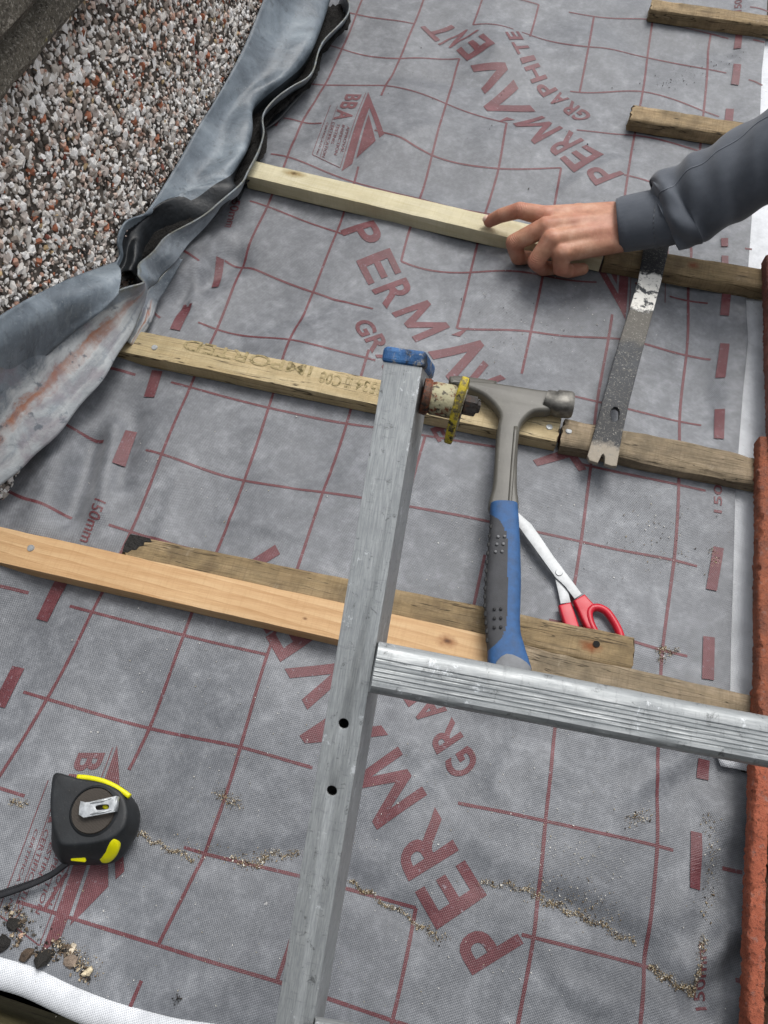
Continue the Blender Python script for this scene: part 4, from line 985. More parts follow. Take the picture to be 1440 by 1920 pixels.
for fc in pnl.data.polygons:
    q = (np.array(fc.center) - CC) @ CR; x_, y_ = 720 + FPX * q[0] / -q[2], 960 - FPX * q[1] / -q[2]; ins = False
    for (xa, ya), (xb, yb) in zip(pp, np.roll(pp, -1, 0)):
        if (ya > y_) != (yb > y_) and x_ < (xb - xa) * (y_ - ya) / (yb - ya) + xa: ins = not ins
    fc.material_index = 1 if ins else 0
panel('heel', smooth_poly([(928, 1248), (950, 1226), (988, 1241), (996, 1256), (960, 1256)], 3), zg + .012, .0026, GG)
DIMP = plain('grip_dimple', '17181a', .7); DIML = plain('grip_dimple_worn', '6b6c6f', .6)
def dot(px, r, mat, nm='dimple', sq=1.0):
    p = at(px[0], px[1], zg + .013); i = int(np.argmin(((cen[:, :2] - p[:2]) ** 2).sum(1))); d = np.linalg.norm(cen[i, :2] - p[:2]) / max(rad[i][0], 1e-4)
    z = zg + .0125 * max(0.0, 1 - min(d, .98) ** 3) ** (1 / 3) + .0013
    bm = bmesh.new(); bmesh.ops.create_uvsphere(bm, u_segments=10, v_segments=6, radius=r, matrix=Matrix.Translation((p[0], p[1], z)) @ Matrix.Diagonal((1, sq, .35, 1)))
    obj(nm, bm_mesh(nm, bm), mat, pnl, True)
for y in (1006, 1020, 1034):
    for x in (0, 12): dot((934 - (y - 1006) * .17 + x, y), .0017, DIML)
for y in (1142, 1159, 1176):
    for x in (0, 12): dot((927 + x, y), .0017, DIMP)
for k in range(14): dot((921.5 - 11 * math.sin(min(1, k / 9) * 1.5) + max(0, k - 9) * 1.2, 983 + k * 16.4), .0021, DIMP, 'vent_slot', 1.5)

# ------------------------------------------------------------------ scissors
sc = thing('scissors', 'red-handled scissors lying half open behind the offcut', 'scissors')
SST = plain('scissor_steel', '9c9fa1', .45, .3, 90, metal=.3, bumps=.15); RED = plain('scissor_red_plastic', 'b8152b', .4, .12, 60, bumps=.05)
SZ = (860, 900, 4.0)
def zp(pts): return [(SZ[0] + x / SZ[2], SZ[1] + y / SZ[2]) for x, y in pts]
def plate(name, poly, z, th, mat, par, bev=.0003, sub=False):
    me = curve_mesh(name, [ppoly(p, z + th) for p in poly], th, bev, 2)
    for v in me.vertices: v.co.z += z
    return autosmooth(obj(name, me, mat, par), 50)
plate('blade', [zp([(405, 190), (437, 235), (545, 330), (620, 435), (700, 555), (770, 650), (925, 855), (870, 892), (800, 800), (765, 765), (730, 735), (600, 555), (440, 335)])], .0045, .0016, SST, sc)
plate('blade', [zp([(470, 300), (520, 360), (735, 640), (820, 830), (842, 918), (765, 928), (722, 730), (600, 560)])], .0022, .0016, SST, sc)
p = at(*zp([(752, 695)])[0], .0062); bm = bmesh.new(); bmesh.ops.create_cone(bm, cap_ends=True, segments=18, radius1=.0042, radius2=.0036, depth=.0014, matrix=Matrix.Translation((p[0], p[1], .0066)))
obj('pivot', bm_mesh('pivot', bm), SST, sc)
plate('handle', [zp([(752, 935), (842, 912), (870, 985), (905, 1090), (945, 1200), (860, 1215), (800, 1090), (772, 1010)])], .0015, .009, RED, sc, .002)
plate('handle', [zp([(862, 900), (945, 852), (990, 900), (1030, 942), (990, 975), (975, 1020), (1000, 1075), (1030, 1130), (960, 1110), (925, 1040), (893, 965)])], .002, .009, RED, sc, .002)
ring = catmull([at(*q, .0075) for q in zp([(1000, 960), (1050, 958), (1105, 985), (1150, 1040), (1195, 1120), (1215, 1190), (1180, 1240), (1110, 1235), (1050, 1180), (1005, 1110), (980, 1040), (978, 990), (1000, 960)])], 61)[:-1]
loft('handle_bow', ring, [(.0042, .0048)] * 60, RED, sc, 14, closed=True)
ring = catmull([at(*q, .006) for q in zp([(880, 1150), (930, 1180), (980, 1270), (985, 1350), (940, 1370), (890, 1310), (860, 1220), (880, 1150)])], 49)[:-1]
loft('handle_bow', ring, [(.0040, .0045)] * 48, RED, sc, 14, closed=True)

# ------------------------------------------------------------------ pry bar
pry = thing('pry_bar', 'flat steel pry bar with worn black and white paint and a notched claw', 'pry bar')
PB = NT('pry_bar_steel', .58, .4, .0); uv = PB.co('UV'); c = PB.co()
sp = PB.n('ShaderNodeSeparateXYZ'); PB.l(uv, sp.inputs[0]); u = sp.outputs[0]
ud = PB.math('ADD', u, PB.math('MULTIPLY_ADD', PB.noise(c, 95, 6, .7), .09, -.045))
steel = PB.ramp(PB.noise(c, 50, 6, .65), [(.35, '26292d'), (.6, '32363b'), (.8, '43474c')])
steel = PB.mix(PB.ramp(u, [(.60, 0.0), (.80, .45)]), steel, '14161a')
steel = PB.mix(PB.ramp(PB.noise(c, 190, 6, .75), [(.58, 0.0), (.64, .5)]), steel, '66625b')
blk = PB.ramp(ud, [(.0, .97), (.215, .97), (.24, 0.0), (.80, .0), (.85, .75), (.93, .6), (.95, 0.0)])
col = PB.mix(blk, steel, '15171a')
wht = PB.math('MULTIPLY', PB.ramp(ud, [(.215, 0.0), (.235, 1.0), (.395, 1.0), (.405, 0.0)]), PB.ramp(PB.noise(c, 85, 6, .7, .2), [(.42, 0.0), (.47, 1.0)]))
col = PB.mix(wht, col, 'd9d7d0')
grey = PB.ramp(ud, [(.402, 0.0), (.41, .85), (.53, .75), (.56, 0.0)]); col = PB.mix(grey, col, '57534b')
tipc = PB.ramp(ud, [(.94, 0.0), (.965, .85)]); col = PB.mix(tipc, col, '9a9080')
scr = PB.ramp(PB.noise(c, 260, 7, .8, .6), [(.565, 0.0), (.60, .6)]); col = PB.mix(scr, col, '7d7a72')
col = PB.mix(PB.ramp(PB.noise(c, 420, 6, .8), [(.60, 0.0), (.64, .8)]), col, 'c2beb4')
PB = PB.done(col, None, PB.bump(PB.noise(c, 160, 6, .7), .5, .0008))
PZ = (1060, 430, 3.789)
def pz(pts): return [(PZ[0] + x / PZ[2], PZ[1] + y / PZ[2]) for x, y in pts]
zb = .0225
left = [(605, -60), (560, 120), (515, 370), (450, 585), (385, 790), (325, 990), (270, 1190), (215, 1400), (160, 1600)]
right = [(370, 1672), (405, 1450), (450, 1240), (520, 965), (590, 705), (640, 520), (680, 370), (720, 200), (772, -40)]
outl = pz(left + [(175, 1632), (235, 1650), (258, 1600), (272, 1588), (283, 1605), (283, 1655), (330, 1672)] + right)
slot = smooth_poly(pz([(352, 1268), (378, 1285), (380, 1330), (368, 1362), (345, 1372), (325, 1355), (318, 1315), (328, 1282)]), 4)
me = curve_mesh('bar', [ppoly(outl, zb + .006), ppoly(slot, zb + .006)], .006, .0008, 2)
A = at(*pz([(665, 30)])[0], zb); Bp = at(*pz([(268, 1640)])[0], zb); dAB = (Bp - A)[:2]; LAB = np.linalg.norm(dAB)
bm = bmesh.new(); bm.from_mesh(me); bmesh.ops.triangulate(bm, faces=bm.faces[:])
for _ in range(3):
    le = [e for e in bm.edges if e.calc_length() > .012]
    if le: bmesh.ops.subdivide_edges(bm, edges=le, cuts=1); bmesh.ops.triangulate(bm, faces=bm.faces[:])
ul = bm.loops.layers.uv.verify()
for v in bm.verts:
    t = ((np.array(v.co)[:2] - A[:2]) @ dAB) / LAB ** 2
    v.co.z += zb + .0035 * math.sin(math.pi * np.clip(t, 0, 1)) + max(0, .06 - t) ** 2 * 1.6
    if t > .93: v.co.z -= (t - .93) * .03
for fc in bm.faces:
    for lp in fc.loops: lp[ul].uv = (float(((np.array(lp.vert.co)[:2] - A[:2]) @ dAB) / LAB ** 2), .5)
bm.to_mesh(me); bm.free(); autosmooth(obj('bar', me, PB, pry), 45)

# ------------------------------------------------------------------ tape measure
tape = thing('tape_measure', 'black rubber tape measure with yellow trim and a steel belt clip', 'tape measure')
RUB = NT('tape_black_rubber', .55, .45); c = RUB.co()
rc = RUB.ramp(RUB.noise(c, 60, 6, .6), [(.3, '17191b'), (.6, '202326'), (.8, '2b2e30')])
rc = RUB.mix(RUB.ramp(RUB.noise(c, 300, 6, .75), [(.62, 0.0), (.72, .5)]), rc, '6a6660')
RUB = RUB.done(rc, None, RUB.bump(RUB.noise(c, 400, 5), .35, .0006))
YLW = plain('tape_yellow', 'd9d400', .4, .06, 60, bumps=.1); TZ = (60, 1420, 6.0)
def tz(pts): return [(TZ[0] + x / TZ[2], TZ[1] + y / TZ[2]) for x, y in pts]
HT = .036
TPX = [((250, 180), None), ((400, 200), None), ((520, 232), None), ((780, 280), None), ((960, 355), (1010, 330)), ((1040, 440), (1120, 440)), ((1080, 560), (1195, 560)), ((1080, 680), (1212, 680)), ((1050, 790), (1185, 840)),
       ((980, 870), (1110, 980)), ((880, 935), (1030, 1100)), ((740, 975), (930, 1180)), ((580, 995), (780, 1212)), ((430, 1005), (560, 1215)), ((340, 1000), (380, 1205)), ((280, 940), (300, 1130)), ((235, 800), (235, 960)), ((205, 600), None), ((210, 380), None)]
topo = [at(*tz([a])[0], .034)[:2] for a, b in TPX]; baso = [at(*tz([b])[0], .006)[:2] if b else t for (a, b), t in zip(TPX, topo)]
topo = np.array(smooth_poly(topo, 5)); baso = np.array(smooth_poly(baso, 5)); cxy = topo.mean(0)
def ringz(k, z, sc_=1.0): return [list(((b_ * (1 - k) + t_ * k) - cxy) * sc_ + cxy) + [z] for b_, t_ in zip(baso, topo)]
rings = [ringz(0, .0005, .96), ringz(0, .003, .99), ringz(0, .010), ringz(.28, .018), ringz(.55, .025), ringz(.86, .0315), ringz(1, .0345, .985), ringz(1, .0358, .945), ringz(1, HT, .88), ringz(1, HT + .0003, .5)]
n = len(topo); v = [p for r in rings for p in r]; f = [(i * n + j, i * n + (j + 1) % n, (i + 1) * n + (j + 1) % n, (i + 1) * n + j) for i in range(len(rings) - 1) for j in range(n)]
f += [tuple(range(n - 1, -1, -1)), tuple(range((len(rings) - 1) * n, len(rings) * n))]
bm = bmesh.new(); vs = [bm.verts.new(p) for p in v]; [bm.faces.new([vs[i] for i in q]) for q in f]
autosmooth(obj('case', bm_mesh('case', bm), RUB, tape), 50)
HUB = NT('tape_hub_brown', .6, .4); c = HUB.co(scale=(1, 1, 1)); sp = HUB.n('ShaderNodeSeparateXYZ'); HUB.l(c, sp.inputs[0])
st = HUB.math('SINE', HUB.math('MULTIPLY', sp.outputs[0], 5200.)); HUB = HUB.done(HUB.mix(HUB.math('MULTIPLY_ADD', st, .25, .4), '2f2a25', '4b443c'), None, HUB.bump(st, .4, .0004))
pc_ = at(*tz([(690, 600)])[0], HT + .001); bm = bmesh.new()
bmesh.ops.create_cone(bm, cap_ends=True, segments=48, radius1=.0205, radius2=.0195, depth=.002, matrix=Matrix.Translation((pc_[0], pc_[1], HT + .0008)))
autosmooth(obj('hub', bm_mesh('hub', bm), HUB, tape), 40)
rimo = bmesh.new(); bmesh.ops.create_cone(rimo, cap_ends=False, segments=48, radius1=.0232, radius2=.0206, depth=.0022, matrix=Matrix.Translation((pc_[0], pc_[1], HT + .0007)))
autosmooth(obj('hub_rim', bm_mesh('hub_rim', rimo), RUB, tape), 40)
zcp = HT + .0075
cl = plate('belt_clip', [tz([(545, 490), (600, 505), (650, 500), (950, 432), (957, 450), (935, 612), (580, 680), (525, 645), (530, 560)]), smooth_poly(tz([(715, 552), (760, 535), (850, 530), (865, 555), (850, 580), (760, 592), (722, 585)]), 3)], zcp, .0012, NAILM, tape, .0003)
for a, b in (((655, 520), (895, 462)), ((655, 642), (895, 592))):
    loft('clip_rib', [at(*tz([a])[0], zcp + .0013), at(*tz([((a[0] + b[0]) / 2, (a[1] + b[1]) / 2)])[0], zcp + .0018), at(*tz([b])[0], zcp + .0013)], [(.0004, .0004), (.0011, .0011), (.0004, .0004)], NAILM, cl, 10)
e0, e1 = at(*tz([(957, 440)])[0], zcp), at(*tz([(937, 606)])[0], zcp)
loft('clip_bend', [e0 + np.array([0, 0, -.002]), e1 + np.array([0, 0, -.002])], [(.0014, .0038)] * 2, NAILM, cl, 12)
bm = bmesh.new(); pb_ = at(*tz([(825, 560)])[0], HT + .003); bmesh.ops.create_uvsphere(bm, u_segments=14, v_segments=8, radius=.0024, matrix=Matrix.Translation((pb_[0], pb_[1], HT + .0022)) @ Matrix.Diagonal((1.3, .7, .5, 1)))
obj('clip_screw', bm_mesh('clip_screw', bm), YLW, tape, True)
def on_case(px, z): return at(*tz([px])[0], z)
ys_ = catmull([on_case(q, .031) for q in ((515, 222), (640, 232), (780, 262), (900, 310), (1010, 375), (1100, 440))], 30)
loft('yellow_strip', ys_, [(.0024, .0030)] * 30, YLW, tape, 12, power=3)
bt_ = smooth_poly(tz([(745, 1105), (770, 1050), (830, 975), (905, 905), (955, 930), (985, 1000), (965, 1080), (890, 1160), (800, 1172)]), 4)
bp = np.array([at(q[0], q[1], .0325 - ((q[1] - TZ[1]) * TZ[2] - 905) / 267 * .021) for q in bt_]); bc = bp.mean(0)
bn = np.cross(bp[0] - bc, bp[len(bp) // 3] - bc); bn /= np.linalg.norm(bn); bn *= np.sign(bn[2])
v = np.concatenate([bp - bn * .004, bp + bn * .0016, (bp - bc) * .86 + bc + bn * .0028, (bp - bc) * .4 + bc + bn * .0032]); k = len(bp)
f = [(i * k + j, i * k + (j + 1) % k, (i + 1) * k + (j + 1) % k, (i + 1) * k + j) for i in range(3) for j in range(k)] + [tuple(range(3 * k, 4 * k))]
bm = bmesh.new(); vs = [bm.verts.new(p) for p in v]; [bm.faces.new([vs[i] for i in q]) for q in f]
autosmooth(obj('lock_button', bm_mesh('lock_button', bm), YLW, tape), 50)
m0 = on_case((540, 1105), .017); bm = bmesh.new(); add_box(bm, (-.007, -.004, -.004), (.007, .004, .0042)); o = obj('mouth', bm_mesh('mouth', bm), YLW, tape)
o.matrix_world = frame(m0, (1, .15, 0), (-.1, -.5, .8)); bevel(o, .001)
# wrist strap
STR = plain('strap_black', '15161a', .45, .3, 120)
sp_ = catmull([on_case((560, 1110), .013), on_case((450, 1150), .010), on_case((250, 1300), .005), on_case((60, 1400), .004), on_case((-200, 1500), .004), on_case((-420, 1570), .004), on_case((-700, 1640), .004)], 60)
loft('wrist_strap', sp_, [(.0030, .0019)] * 60, STR, tape, 12, power=3)
sp_ = catmull([on_case((575, 1120), .009), on_case((440, 1180), .005), on_case((250, 1290), .003), on_case((60, 1385), .0030), on_case((-200, 1470), .003), on_case((-420, 1545), .003), on_case((-700, 1600), .003)], 60)
loft('wrist_strap', sp_, [(.0022, .0016)] * 60, STR, tape, 10, power=3)

# ------------------------------------------------------------------ hand, cuff and sleeve
per = thing('person', "worker in a dark grey sleeve pressing a pale batten with a bare hand", 'person')
SKIN = skin_mat(); CLOTH = cloth_mat()
HZ = (880, 330, 4.0)
def hz(x, y, z): return at(HZ[0] + x / HZ[2], HZ[1] + y / HZ[2], z - .003)
bones = []      # (a, ra, b, rb)
def chain(pts): 
    for (p, r), (q, s) in zip(pts[:-1], pts[1:]): bones.append((p, r, q, s))
wr_c = hz(1150, 385, .062)
IDX = [(hz(570, 300, .066), .0130), (hz(375, 258, .064), .0108), (hz(235, 298, .050), .0096), (hz(150, 340, .0355), .0084)]
MID = [(hz(570, 385, .070), .0132), (hz(335, 500, .048), .0114), (hz(365, 610, .022), .0102), (hz(450, 612, .012), .0090)]
RNG = [(hz(615, 480, .068), .0130), (hz(500, 640, .044), .0113), (hz(550, 692, .018), .0102), (hz(660, 690, .010), .0088)]
LIT = [(hz(690, 575, .060), .0125), (hz(685, 690, .038), .0106), (hz(745, 712, .016), .0096), (hz(850, 698, .013), .0082)]
for fg in (IDX, MID, RNG, LIT): chain(fg)
wrist = [hz(1075, 290, .066), hz(1085, 355, .068), hz(1100, 420, .066), hz(1120, 480, .060)]
for fg, w in zip((IDX, MID, RNG, LIT), wrist): bones.append((fg[0][0], fg[0][1] + .0002, w, .0165)); 
bones.append((hz(800, 330, .058), .016, hz(780, 500, .054), .016)); bones.append((hz(950, 330, .058), .017, hz(930, 500, .052), .017))
for (f1, w1), (f2, w2) in zip(list(zip((IDX, MID, RNG, LIT), wrist))[:-1], list(zip((IDX, MID, RNG, LIT), wrist))[1:]):
    for t in (.33, .67):
        a_ = f1[0][0] * (1 - t) + f2[0][0] * t; b_2 = w1 * (1 - t) + w2 * t
        bones.append((a_ * .85 + b_2 * .15, .0116, b_2, .0172))
chain([(hz(1000, 300, .050), .013), (hz(820, 270, .040), .012), (hz(660, 290, .034), .0100), (hz(560, 330, .033), .0085)])      # thumb, on the far side
fore = [hz(1085, 365, .063), hz(1250, 338, .072), hz(1420, 318, .083)]
for k, off in enumerate((-1, 0, 1)):
    o_ = np.array([.10, .9, 0]) * .011 * off
    chain([(fore[0] + o_, .0205), (fore[1] + o_ * .9, .0215), (fore[2] + o_ * .7, .0210)])
for (p, r) in ((IDX[1][0], .0105), (MID[1][0], .0110), (RNG[1][0], .0108), (LIT[1][0], .0100)): bones.append((p, r, p + np.array([0, 0, .0008]), r))
for fg, r in ((IDX, .0120), (MID, .0128), (RNG, .0125), (LIT, .0115)): bones.append((fg[0][0] + np.array([0, 0, .0015]), r, fg[0][0] + np.array([.003, 0, .0015]), r))
bm = bmesh.new()
for a, ra, b, rb in bones:
    a = Vector(a); b = Vector(b); d = b - a; L = d.length; k = max(2, int(L / .003))
    z_ = d.normalized() if L > 1e-6 else Vector((0, 0, 1)); x_ = z_.orthogonal().normalized(); y_ = z_.cross(x_); nseg = 20
    prof = []
    for i in range(5): t = i / 5 * math.pi / 2; prof.append((-ra * math.cos(t), ra * math.sin(t)))
    for i in range(k + 1): prof.append((L * i / k, ra + (rb - ra) * i / k))
    for i in range(1, 6): t = i / 5 * math.pi / 2; prof.append((L + rb * math.sin(t), max(rb * math.cos(t), 1e-5)))
    rr_ = [[bm.verts.new(a + z_ * h_ + (x_ * math.cos(2 * math.pi * q / nseg) + y_ * math.sin(2 * math.pi * q / nseg)) * max(r_, 1e-5)) for q in range(nseg)] for h_, r_ in prof]
    for u_, w_ in zip(rr_[:-1], rr_[1:]):
        for q in range(nseg): bm.faces.new([u_[q], u_[(q + 1) % nseg], w_[(q + 1) % nseg], w_[q]])
    bm.faces.new(rr_[0][::-1]); bm.faces.new(rr_[-1])
# creases across each knuckle
t_ = SKIN.node_tree; bs = t_.nodes['Principled BSDF']; prev = bs.inputs['Normal'].links[0].from_socket; geo = t_.nodes.new('ShaderNodeTexCoord'); acc = None
def nd(typ, op, *ins):
    n = t_.nodes.new(typ); n.operation = op
    for i, v in enumerate(ins):
        if isinstance(v, bpy.types.NodeSocket): t_.links.new(v, n.inputs[i])
        else: n.inputs[i].default_value = v
    return n
for fg in (IDX, MID, RNG, LIT):
    for kk, rad_ in ((1, .011), (2, .007)):
        P0 = fg[kk][0]; dr = fg[kk + 1][0] - fg[kk - 1][0]; dr = dr / np.linalg.norm(dr)
        sub = nd('ShaderNodeVectorMath', 'SUBTRACT', geo.outputs['Object'], tuple(P0)); dot_ = nd('ShaderNodeVectorMath', 'DOT_PRODUCT', sub.outputs[0], tuple(dr))
        ln = nd('ShaderNodeVectorMath', 'LENGTH', sub.outputs[0]); fal = nd('ShaderNodeMath', 'SUBTRACT', 1.0, nd('ShaderNodeMath', 'DIVIDE', ln.outputs['Value'], rad_ + .006).outputs[0]); fal.use_clamp = True
        wv_ = nd('ShaderNodeMath', 'SINE', nd('ShaderNodeMath', 'MULTIPLY', dot_.outputs['Value'], 2800.0).outputs[0])
        red_ = fal if fg is IDX and kk == 1 else nd('ShaderNodeMath', 'MAXIMUM', red_.outputs[0], fal.outputs[0])
        pr = nd('ShaderNodeMath', 'MULTIPLY', wv_.outputs[0], fal.outputs[0]); acc = pr if acc is None else nd('ShaderNodeMath', 'ADD', acc.outputs[0], pr.outputs[0])
for fg in (IDX, MID, RNG, LIT):
    sub = nd('ShaderNodeVectorMath', 'SUBTRACT', geo.outputs['Object'], tuple(fg[0][0])); ln = nd('ShaderNodeVectorMath', 'LENGTH', sub.outputs[0])
    fal = nd('ShaderNodeMath', 'SUBTRACT', .9, nd('ShaderNodeMath', 'DIVIDE', ln.outputs['Value'], .019).outputs[0]); fal.use_clamp = True; red_ = nd('ShaderNodeMath', 'MAXIMUM', red_.outputs[0], fal.outputs[0])
sub = nd('ShaderNodeVectorMath', 'SUBTRACT', geo.outputs['Object'], tuple(IDX[3][0])); ln = nd('ShaderNodeVectorMath', 'LENGTH', sub.outputs[0]); fal = nd('ShaderNodeMath', 'SUBTRACT', 1.0, nd('ShaderNodeMath', 'DIVIDE', ln.outputs['Value'], .022).outputs[0]); fal.use_clamp = True
red_ = nd('ShaderNodeMath', 'MAXIMUM', red_.outputs[0], fal.outputs[0])
oldc = bs.inputs['Base Color'].links[0].from_socket; mxc = t_.nodes.new('ShaderNodeMix'); mxc.data_type = 'RGBA'; mxc.inputs[7].default_value = hexc('a85f50')
t_.links.new(nd('ShaderNodeMath', 'MULTIPLY', red_.outputs[0], .75).outputs[0], mxc.inputs[0]); t_.links.new(oldc, mxc.inputs[6]); t_.links.new(mxc.outputs[2], bs.inputs['Base Color'])
bpn = t_.nodes.new('ShaderNodeBump'); bpn.inputs['Strength'].default_value = .5; bpn.inputs['Distance'].default_value = .0011
t_.links.new(acc.outputs[0], bpn.inputs['Height']); t_.links.new(prev, bpn.inputs['Normal']); t_.links.new(bpn.outputs[0], bs.inputs['Normal'])
hand = obj('hand', bm_mesh('hand', bm), SKIN, per)
rm = hand.modifiers.new('r', 'REMESH'); rm.mode = 'VOXEL'; rm.voxel_size = .0013; rm.use_smooth_shade = True
s_ = hand.modifiers.new('s', 'SMOOTH'); s_.factor = .5; s_.iterations = 12
NAIL = plain('fingernail', 'e0bfae', .3, .1, 80, bumps=.05)
bm = bmesh.new(); bmesh.ops.create_uvsphere(bm, u_segments=18, v_segments=10, radius=1)
nl = obj('fingernail', bm_mesh('fingernail', bm), NAIL, hand, True)
tip, dip = IDX[3][0], IDX[2][0]; dd = (tip - dip) / np.linalg.norm(tip - dip)
nl.matrix_world = frame(tip + dd * .0022 + np.array([-.0030, .0005, .0048]), dd, (-.35, .1, .93)) @ Matrix.Diagonal((.0064, .0052, .0040, 1))
# cuff and sleeve
cuffc = [hz(1115, 370, .066), hz(1210, 352, .071), hz(1330, 330, .078), hz(1420, 318, .083), hz(1475, 310, .087), hz(1560, 290, .093)]
def rib_fn(p, t, an, s, w): return p + (s * math.cos(an) + w * math.sin(an)) * .0005 * math.sin(an * 34)
cc = catmull(cuffc, 26)
loft('cuff', cc, [(.0380 + .0025 * math.sin(math.pi * t) - (.002 if t < .06 else 0), .0300 + .002 * t) for t in np.linspace(0, 1, 26)], CLOTH, per, 72, fn=rib_fn, cap=True)
slc = [hz(1455, 315, .085), hz(1510, 285, .090), hz(1600, 225, .098), hz(1760, 140, .112), hz(1950, 30, .130), hz(2200, -110, .155), hz(2500, -250, .185), hz(2900, -420, .22)]
sr = [(.0405, .0335), (.051, .040), (.054, .040), (.056, .043), (.056, .046), (.057, .049), (.060, .052), (.064, .056)]
cs_ = catmull(slc, 110); rs_ = [tuple(r) for r in catmull(sr, 110)]
def fold(p, t, an, s, w):
    rdir = s * math.cos(an) + w * math.sin(an)
    d = .0028 * math.exp(-(t / .16) ** 2) * math.sin(an * 5 + 2.0 + t * 20) + .0028 * math.sin(t * 26 + 2.4 * math.sin(an + .8) + an) * math.exp(-(t / .45) ** 2)
    d += .0024 * math.sin(t * 9 + an * 2 + .6) + .0015 * math.sin(t * 33 - an * 3)
    d += .006 * math.exp(-((t - .10) / .05) ** 2) * max(0, math.sin(an - .3))
    return p + rdir * d
slv = loft('sleeve', cs_, rs_, CLOTH, per, 64, fn=fold)
vv = np.array([v.co[:] for v in slv.data.vertices]).reshape(110, 64, 3)
def pxy(p): q = (p - CC) @ CR; return 720 + FPX * q[0] / -q[2], 960 - FPX * q[1] / -q[2]
best = min((q for q in range(64) if vv[50, q, 2] > cs_[50][2]), key=lambda q: abs(pxy(vv[50, q])[1] - (355 - .757 * (pxy(vv[50, q])[0] - 1255))))
seam = vv[4:108, best] + (vv[4:108, best] - cs_[4:108]) * .004
loft('seam', seam, [(.0009, .0007)] * len(seam), plain('seam_thread', '666b73', .85, .1, 300), slv, 8)

# ------------------------------------------------------------------ grit, flakes and crumbs
def scatter(name, label, lines, n, smin, smax, pal, seed):
    r = np.random.default_rng(seed); V_, F_, K_ = [], [], []
    tot = [max(1, w) for *_, w in lines]
    for i in range(n):
        pts, spread, _w = lines[r.choice(len(lines), p=np.array(tot) / sum(tot))]
        t = r.random() * (len(pts) - 1); k = min(int(t), len(pts) - 2); u = t - k
        jx, jy = r.normal(0, 1, 2) * (.75 if spread < 12 else 1); bx_ = math.sin(t * 9 + len(pts)) * 5; x = pts[k][0] * (1 - u) + pts[k + 1][0] * u + jx * spread; y = pts[k][1] * (1 - u) + pts[k + 1][1] * u + jy * spread * .7 + bx_
        P = at(x, y, -.003); sz = float(np.clip(r.lognormal(math.log((smin + smax) * .33), .5), smin, smax))
        q, _ = np.linalg.qr(r.standard_normal((3, 3)))
        vv = (CUB_V * np.array([r.uniform(.6, 1.6), r.uniform(.5, 1), r.uniform(.25, .7)]) * sz * (1 + .2 * r.standard_normal((8, 1)))) @ q.T + np.array([P[0], P[1], float(hgt(P[0], P[1])) + sz * .4 + .0008])
        b = 8 * i; V_.append(vv); F_ += [tuple(b + e for e in t_) for t_ in CUB_F]; K_ += [hexc(pal[int(r.integers(len(pal)))])] * 8
    me = mesh(name, np.concatenate(V_), F_); color_attr(me, K_); o = obj(name, me, PEB); o['kind'] = 'stuff'; o['label'] = label; o['category'] = 'grit'; return o
SAND = ['b5a586', 'd2c8b2', '8d7c60', '6b5a44', 'e3ded2', '4b4033', '9d8a69', '3b322a', '7a6850']
scatter('sandy_grit', 'sandy grit gathered in the creases of the membrane', [
    ([(255, 1560), (300, 1585), (360, 1610)], 4, 3), ([(330, 1590), (400, 1600), (500, 1610)], 14, 1), ([(430, 1612), (480, 1620), (500, 1600), (560, 1600)], 7, 4), ([(655, 1652), (700, 1680), (790, 1735)], 4, 4),
    ([(790, 1735), (830, 1765)], 10, .6), ([(900, 1655), (960, 1660), (1010, 1680)], 5, 2), ([(1000, 1678), (1060, 1705), (1120, 1730), (1195, 1770)], 6, 5), ([(1000, 1670), (1100, 1690), (1150, 1720)], 24, 2),
    ([(1225, 1815), (1260, 1840), (1310, 1865)], 6, 5), ([(1305, 1870), (1310, 1830), (1322, 1750)], 5, 3), ([(1330, 1730), (1345, 1600), (1330, 1520)], 10, 1.2), ([(405, 1490), (430, 1495), (445, 1510)], 9, 1.5),
    ([(20, 1505), (50, 1507)], 5, 1), ([(1180, 1540), (1220, 1525)], 10, .8), ([(1238, 1215), (1242, 1240)], 8, 1), ([(1235, 1218), (1270, 1222)], 5, .6), ([(1338, 1030), (1340, 1060)], 7, .8), ([(1190, 960), (1280, 1060)], 45, .7),
    ([(95, 1770), (140, 1790), (170, 1830)], 12, 2.5), ([(0, 1700), (40, 1730)], 14, 1)], 8000, .00016, .0011, SAND, 3)
scatter('pale_crumbs', 'scattered pale crumbs and dust specks across the membrane', [
    ([(100, 1700), (700, 1800), (1300, 1700)], 120, 4), ([(300, 1450), (1200, 1500)], 80, 4), ([(200, 1200), (600, 1350)], 70, 2), ([(1000, 1000), (1250, 1000)], 90, 2), ([(850, 650), (1150, 560)], 60, 1.5), ([(760, 900), (900, 1100)], 50, .8),
    ([(200, 900), (600, 950)], 80, .8), ([(1000, 1590), (1150, 1610)], 35, 2)], 2200, .00018, .0009, ['d9d7d0', 'c9c6bd', 'e8e6e0', 'b1a994'], 4)
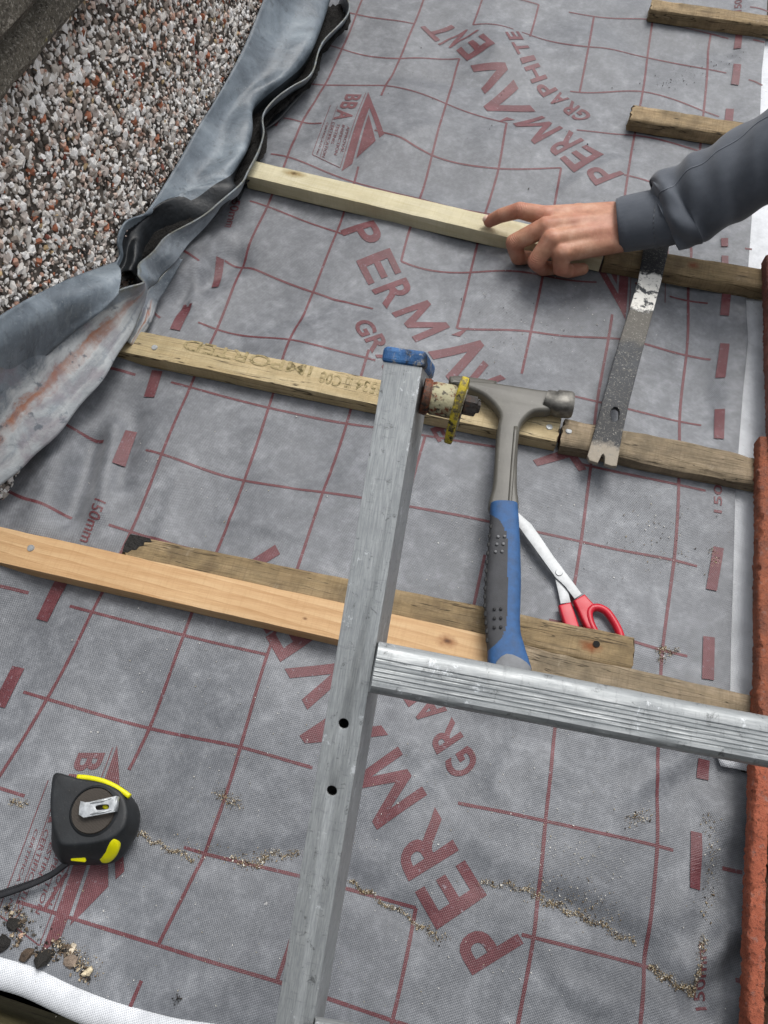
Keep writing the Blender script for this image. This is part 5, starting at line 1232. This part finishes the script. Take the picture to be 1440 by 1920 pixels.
scatter('dark_crumbs', 'small dark crumbs sprinkled over the upper membrane', [([(1230, 155), (1280, 145), (1390, 95)], 12, 3), ([(800, 150), (1150, 250)], 90, 2), ([(900, 560), (1000, 640)], 60, 1.2), ([(0, 1710), (120, 1740)], 20, 1), ([(330, 1880), (340, 1870)], 5, 1)],
        260, .0004, .0013, ['2a2724', '38332e', '1d1b19'], 5)
scatter('mortar_crumbs', 'loose mortar and slate crumbs gathered above the white rolled edge', [([(60, 1790), (120, 1790), (165, 1835)], 11, 3), ([(0, 1705), (45, 1735), (20, 1770)], 12, 2), ([(95, 1768), (130, 1782)], 8, 1.5)], 420, .0006, .0026,
        ['3a332b', '5b4f42', '2a2622', 'b9ab92', '8b7b66', '1e1b18', '6d5d4b'], 8)
def fragment(label, px, size, col, flat=.5, grp='mortar and slate fragments by the eaves'):
    P = at(px[0], px[1], 0); vv = chip(size, flat); vv = vv + np.array([P[0], P[1], float(hgt(P[0], P[1])) + size * flat * .45]); bm = bmesh.new()
    vs = [bm.verts.new(p) for p in vv]; [bm.faces.new([vs[i] for i in t]) for t in ICO_F]
    bmesh.ops.subdivide_edges(bm, edges=bm.edges[:], cuts=2, fractal=1.1, along_normal=.3, seed=int(px[0]))
    o = obj('fragment', bm_mesh('fragment', bm), plain('fragment_' + col, col, .85, .5, 120, bumps=.9, bscale=300, bdist=.002)); tag(o, label, 'fragment', grp)
fragment('upright black slate flake by the frame edge, above the white roll', (20, 1732), .008, '1d1b18', .35)
fragment('black slate flake half out of frame at far left above the white roll', (2, 1770), .009, '1b1917', .4)
fragment('largest black slate flake resting against the white roll', (70, 1797), .0105, '1f1d1a', .4)
fragment('small brown flake left of the largest black flake', (42, 1792), .008, '4d4034', .4)
fragment('pale cream stone chip, topmost of the pile by the white roll', (126, 1780), .0052, 'c9bda8', .45)
fragment('brownish grey stone chip in the middle of the pile', (126, 1800), .006, '7b6d60', .4)
fragment('pale crumbling mortar lump at the right end of the pile', (157, 1826), .0058, 'bfb296', .6)
fragment('tiny pinkish chip beside the upright black flake', (31, 1754), .0035, 'cfae98', .5)
fragment('small white chip right of the ladder foot side, alone on the membrane', (498, 1694), .0022, 'e2e0da', .8)

# ------------------------------------------------------------------ pitch the whole roof
bpy.context.view_layer.update()
for o in list(scene.objects):
    if o.parent is None and o not in (cam, sun): o.matrix_world = T @ o.matrix_world
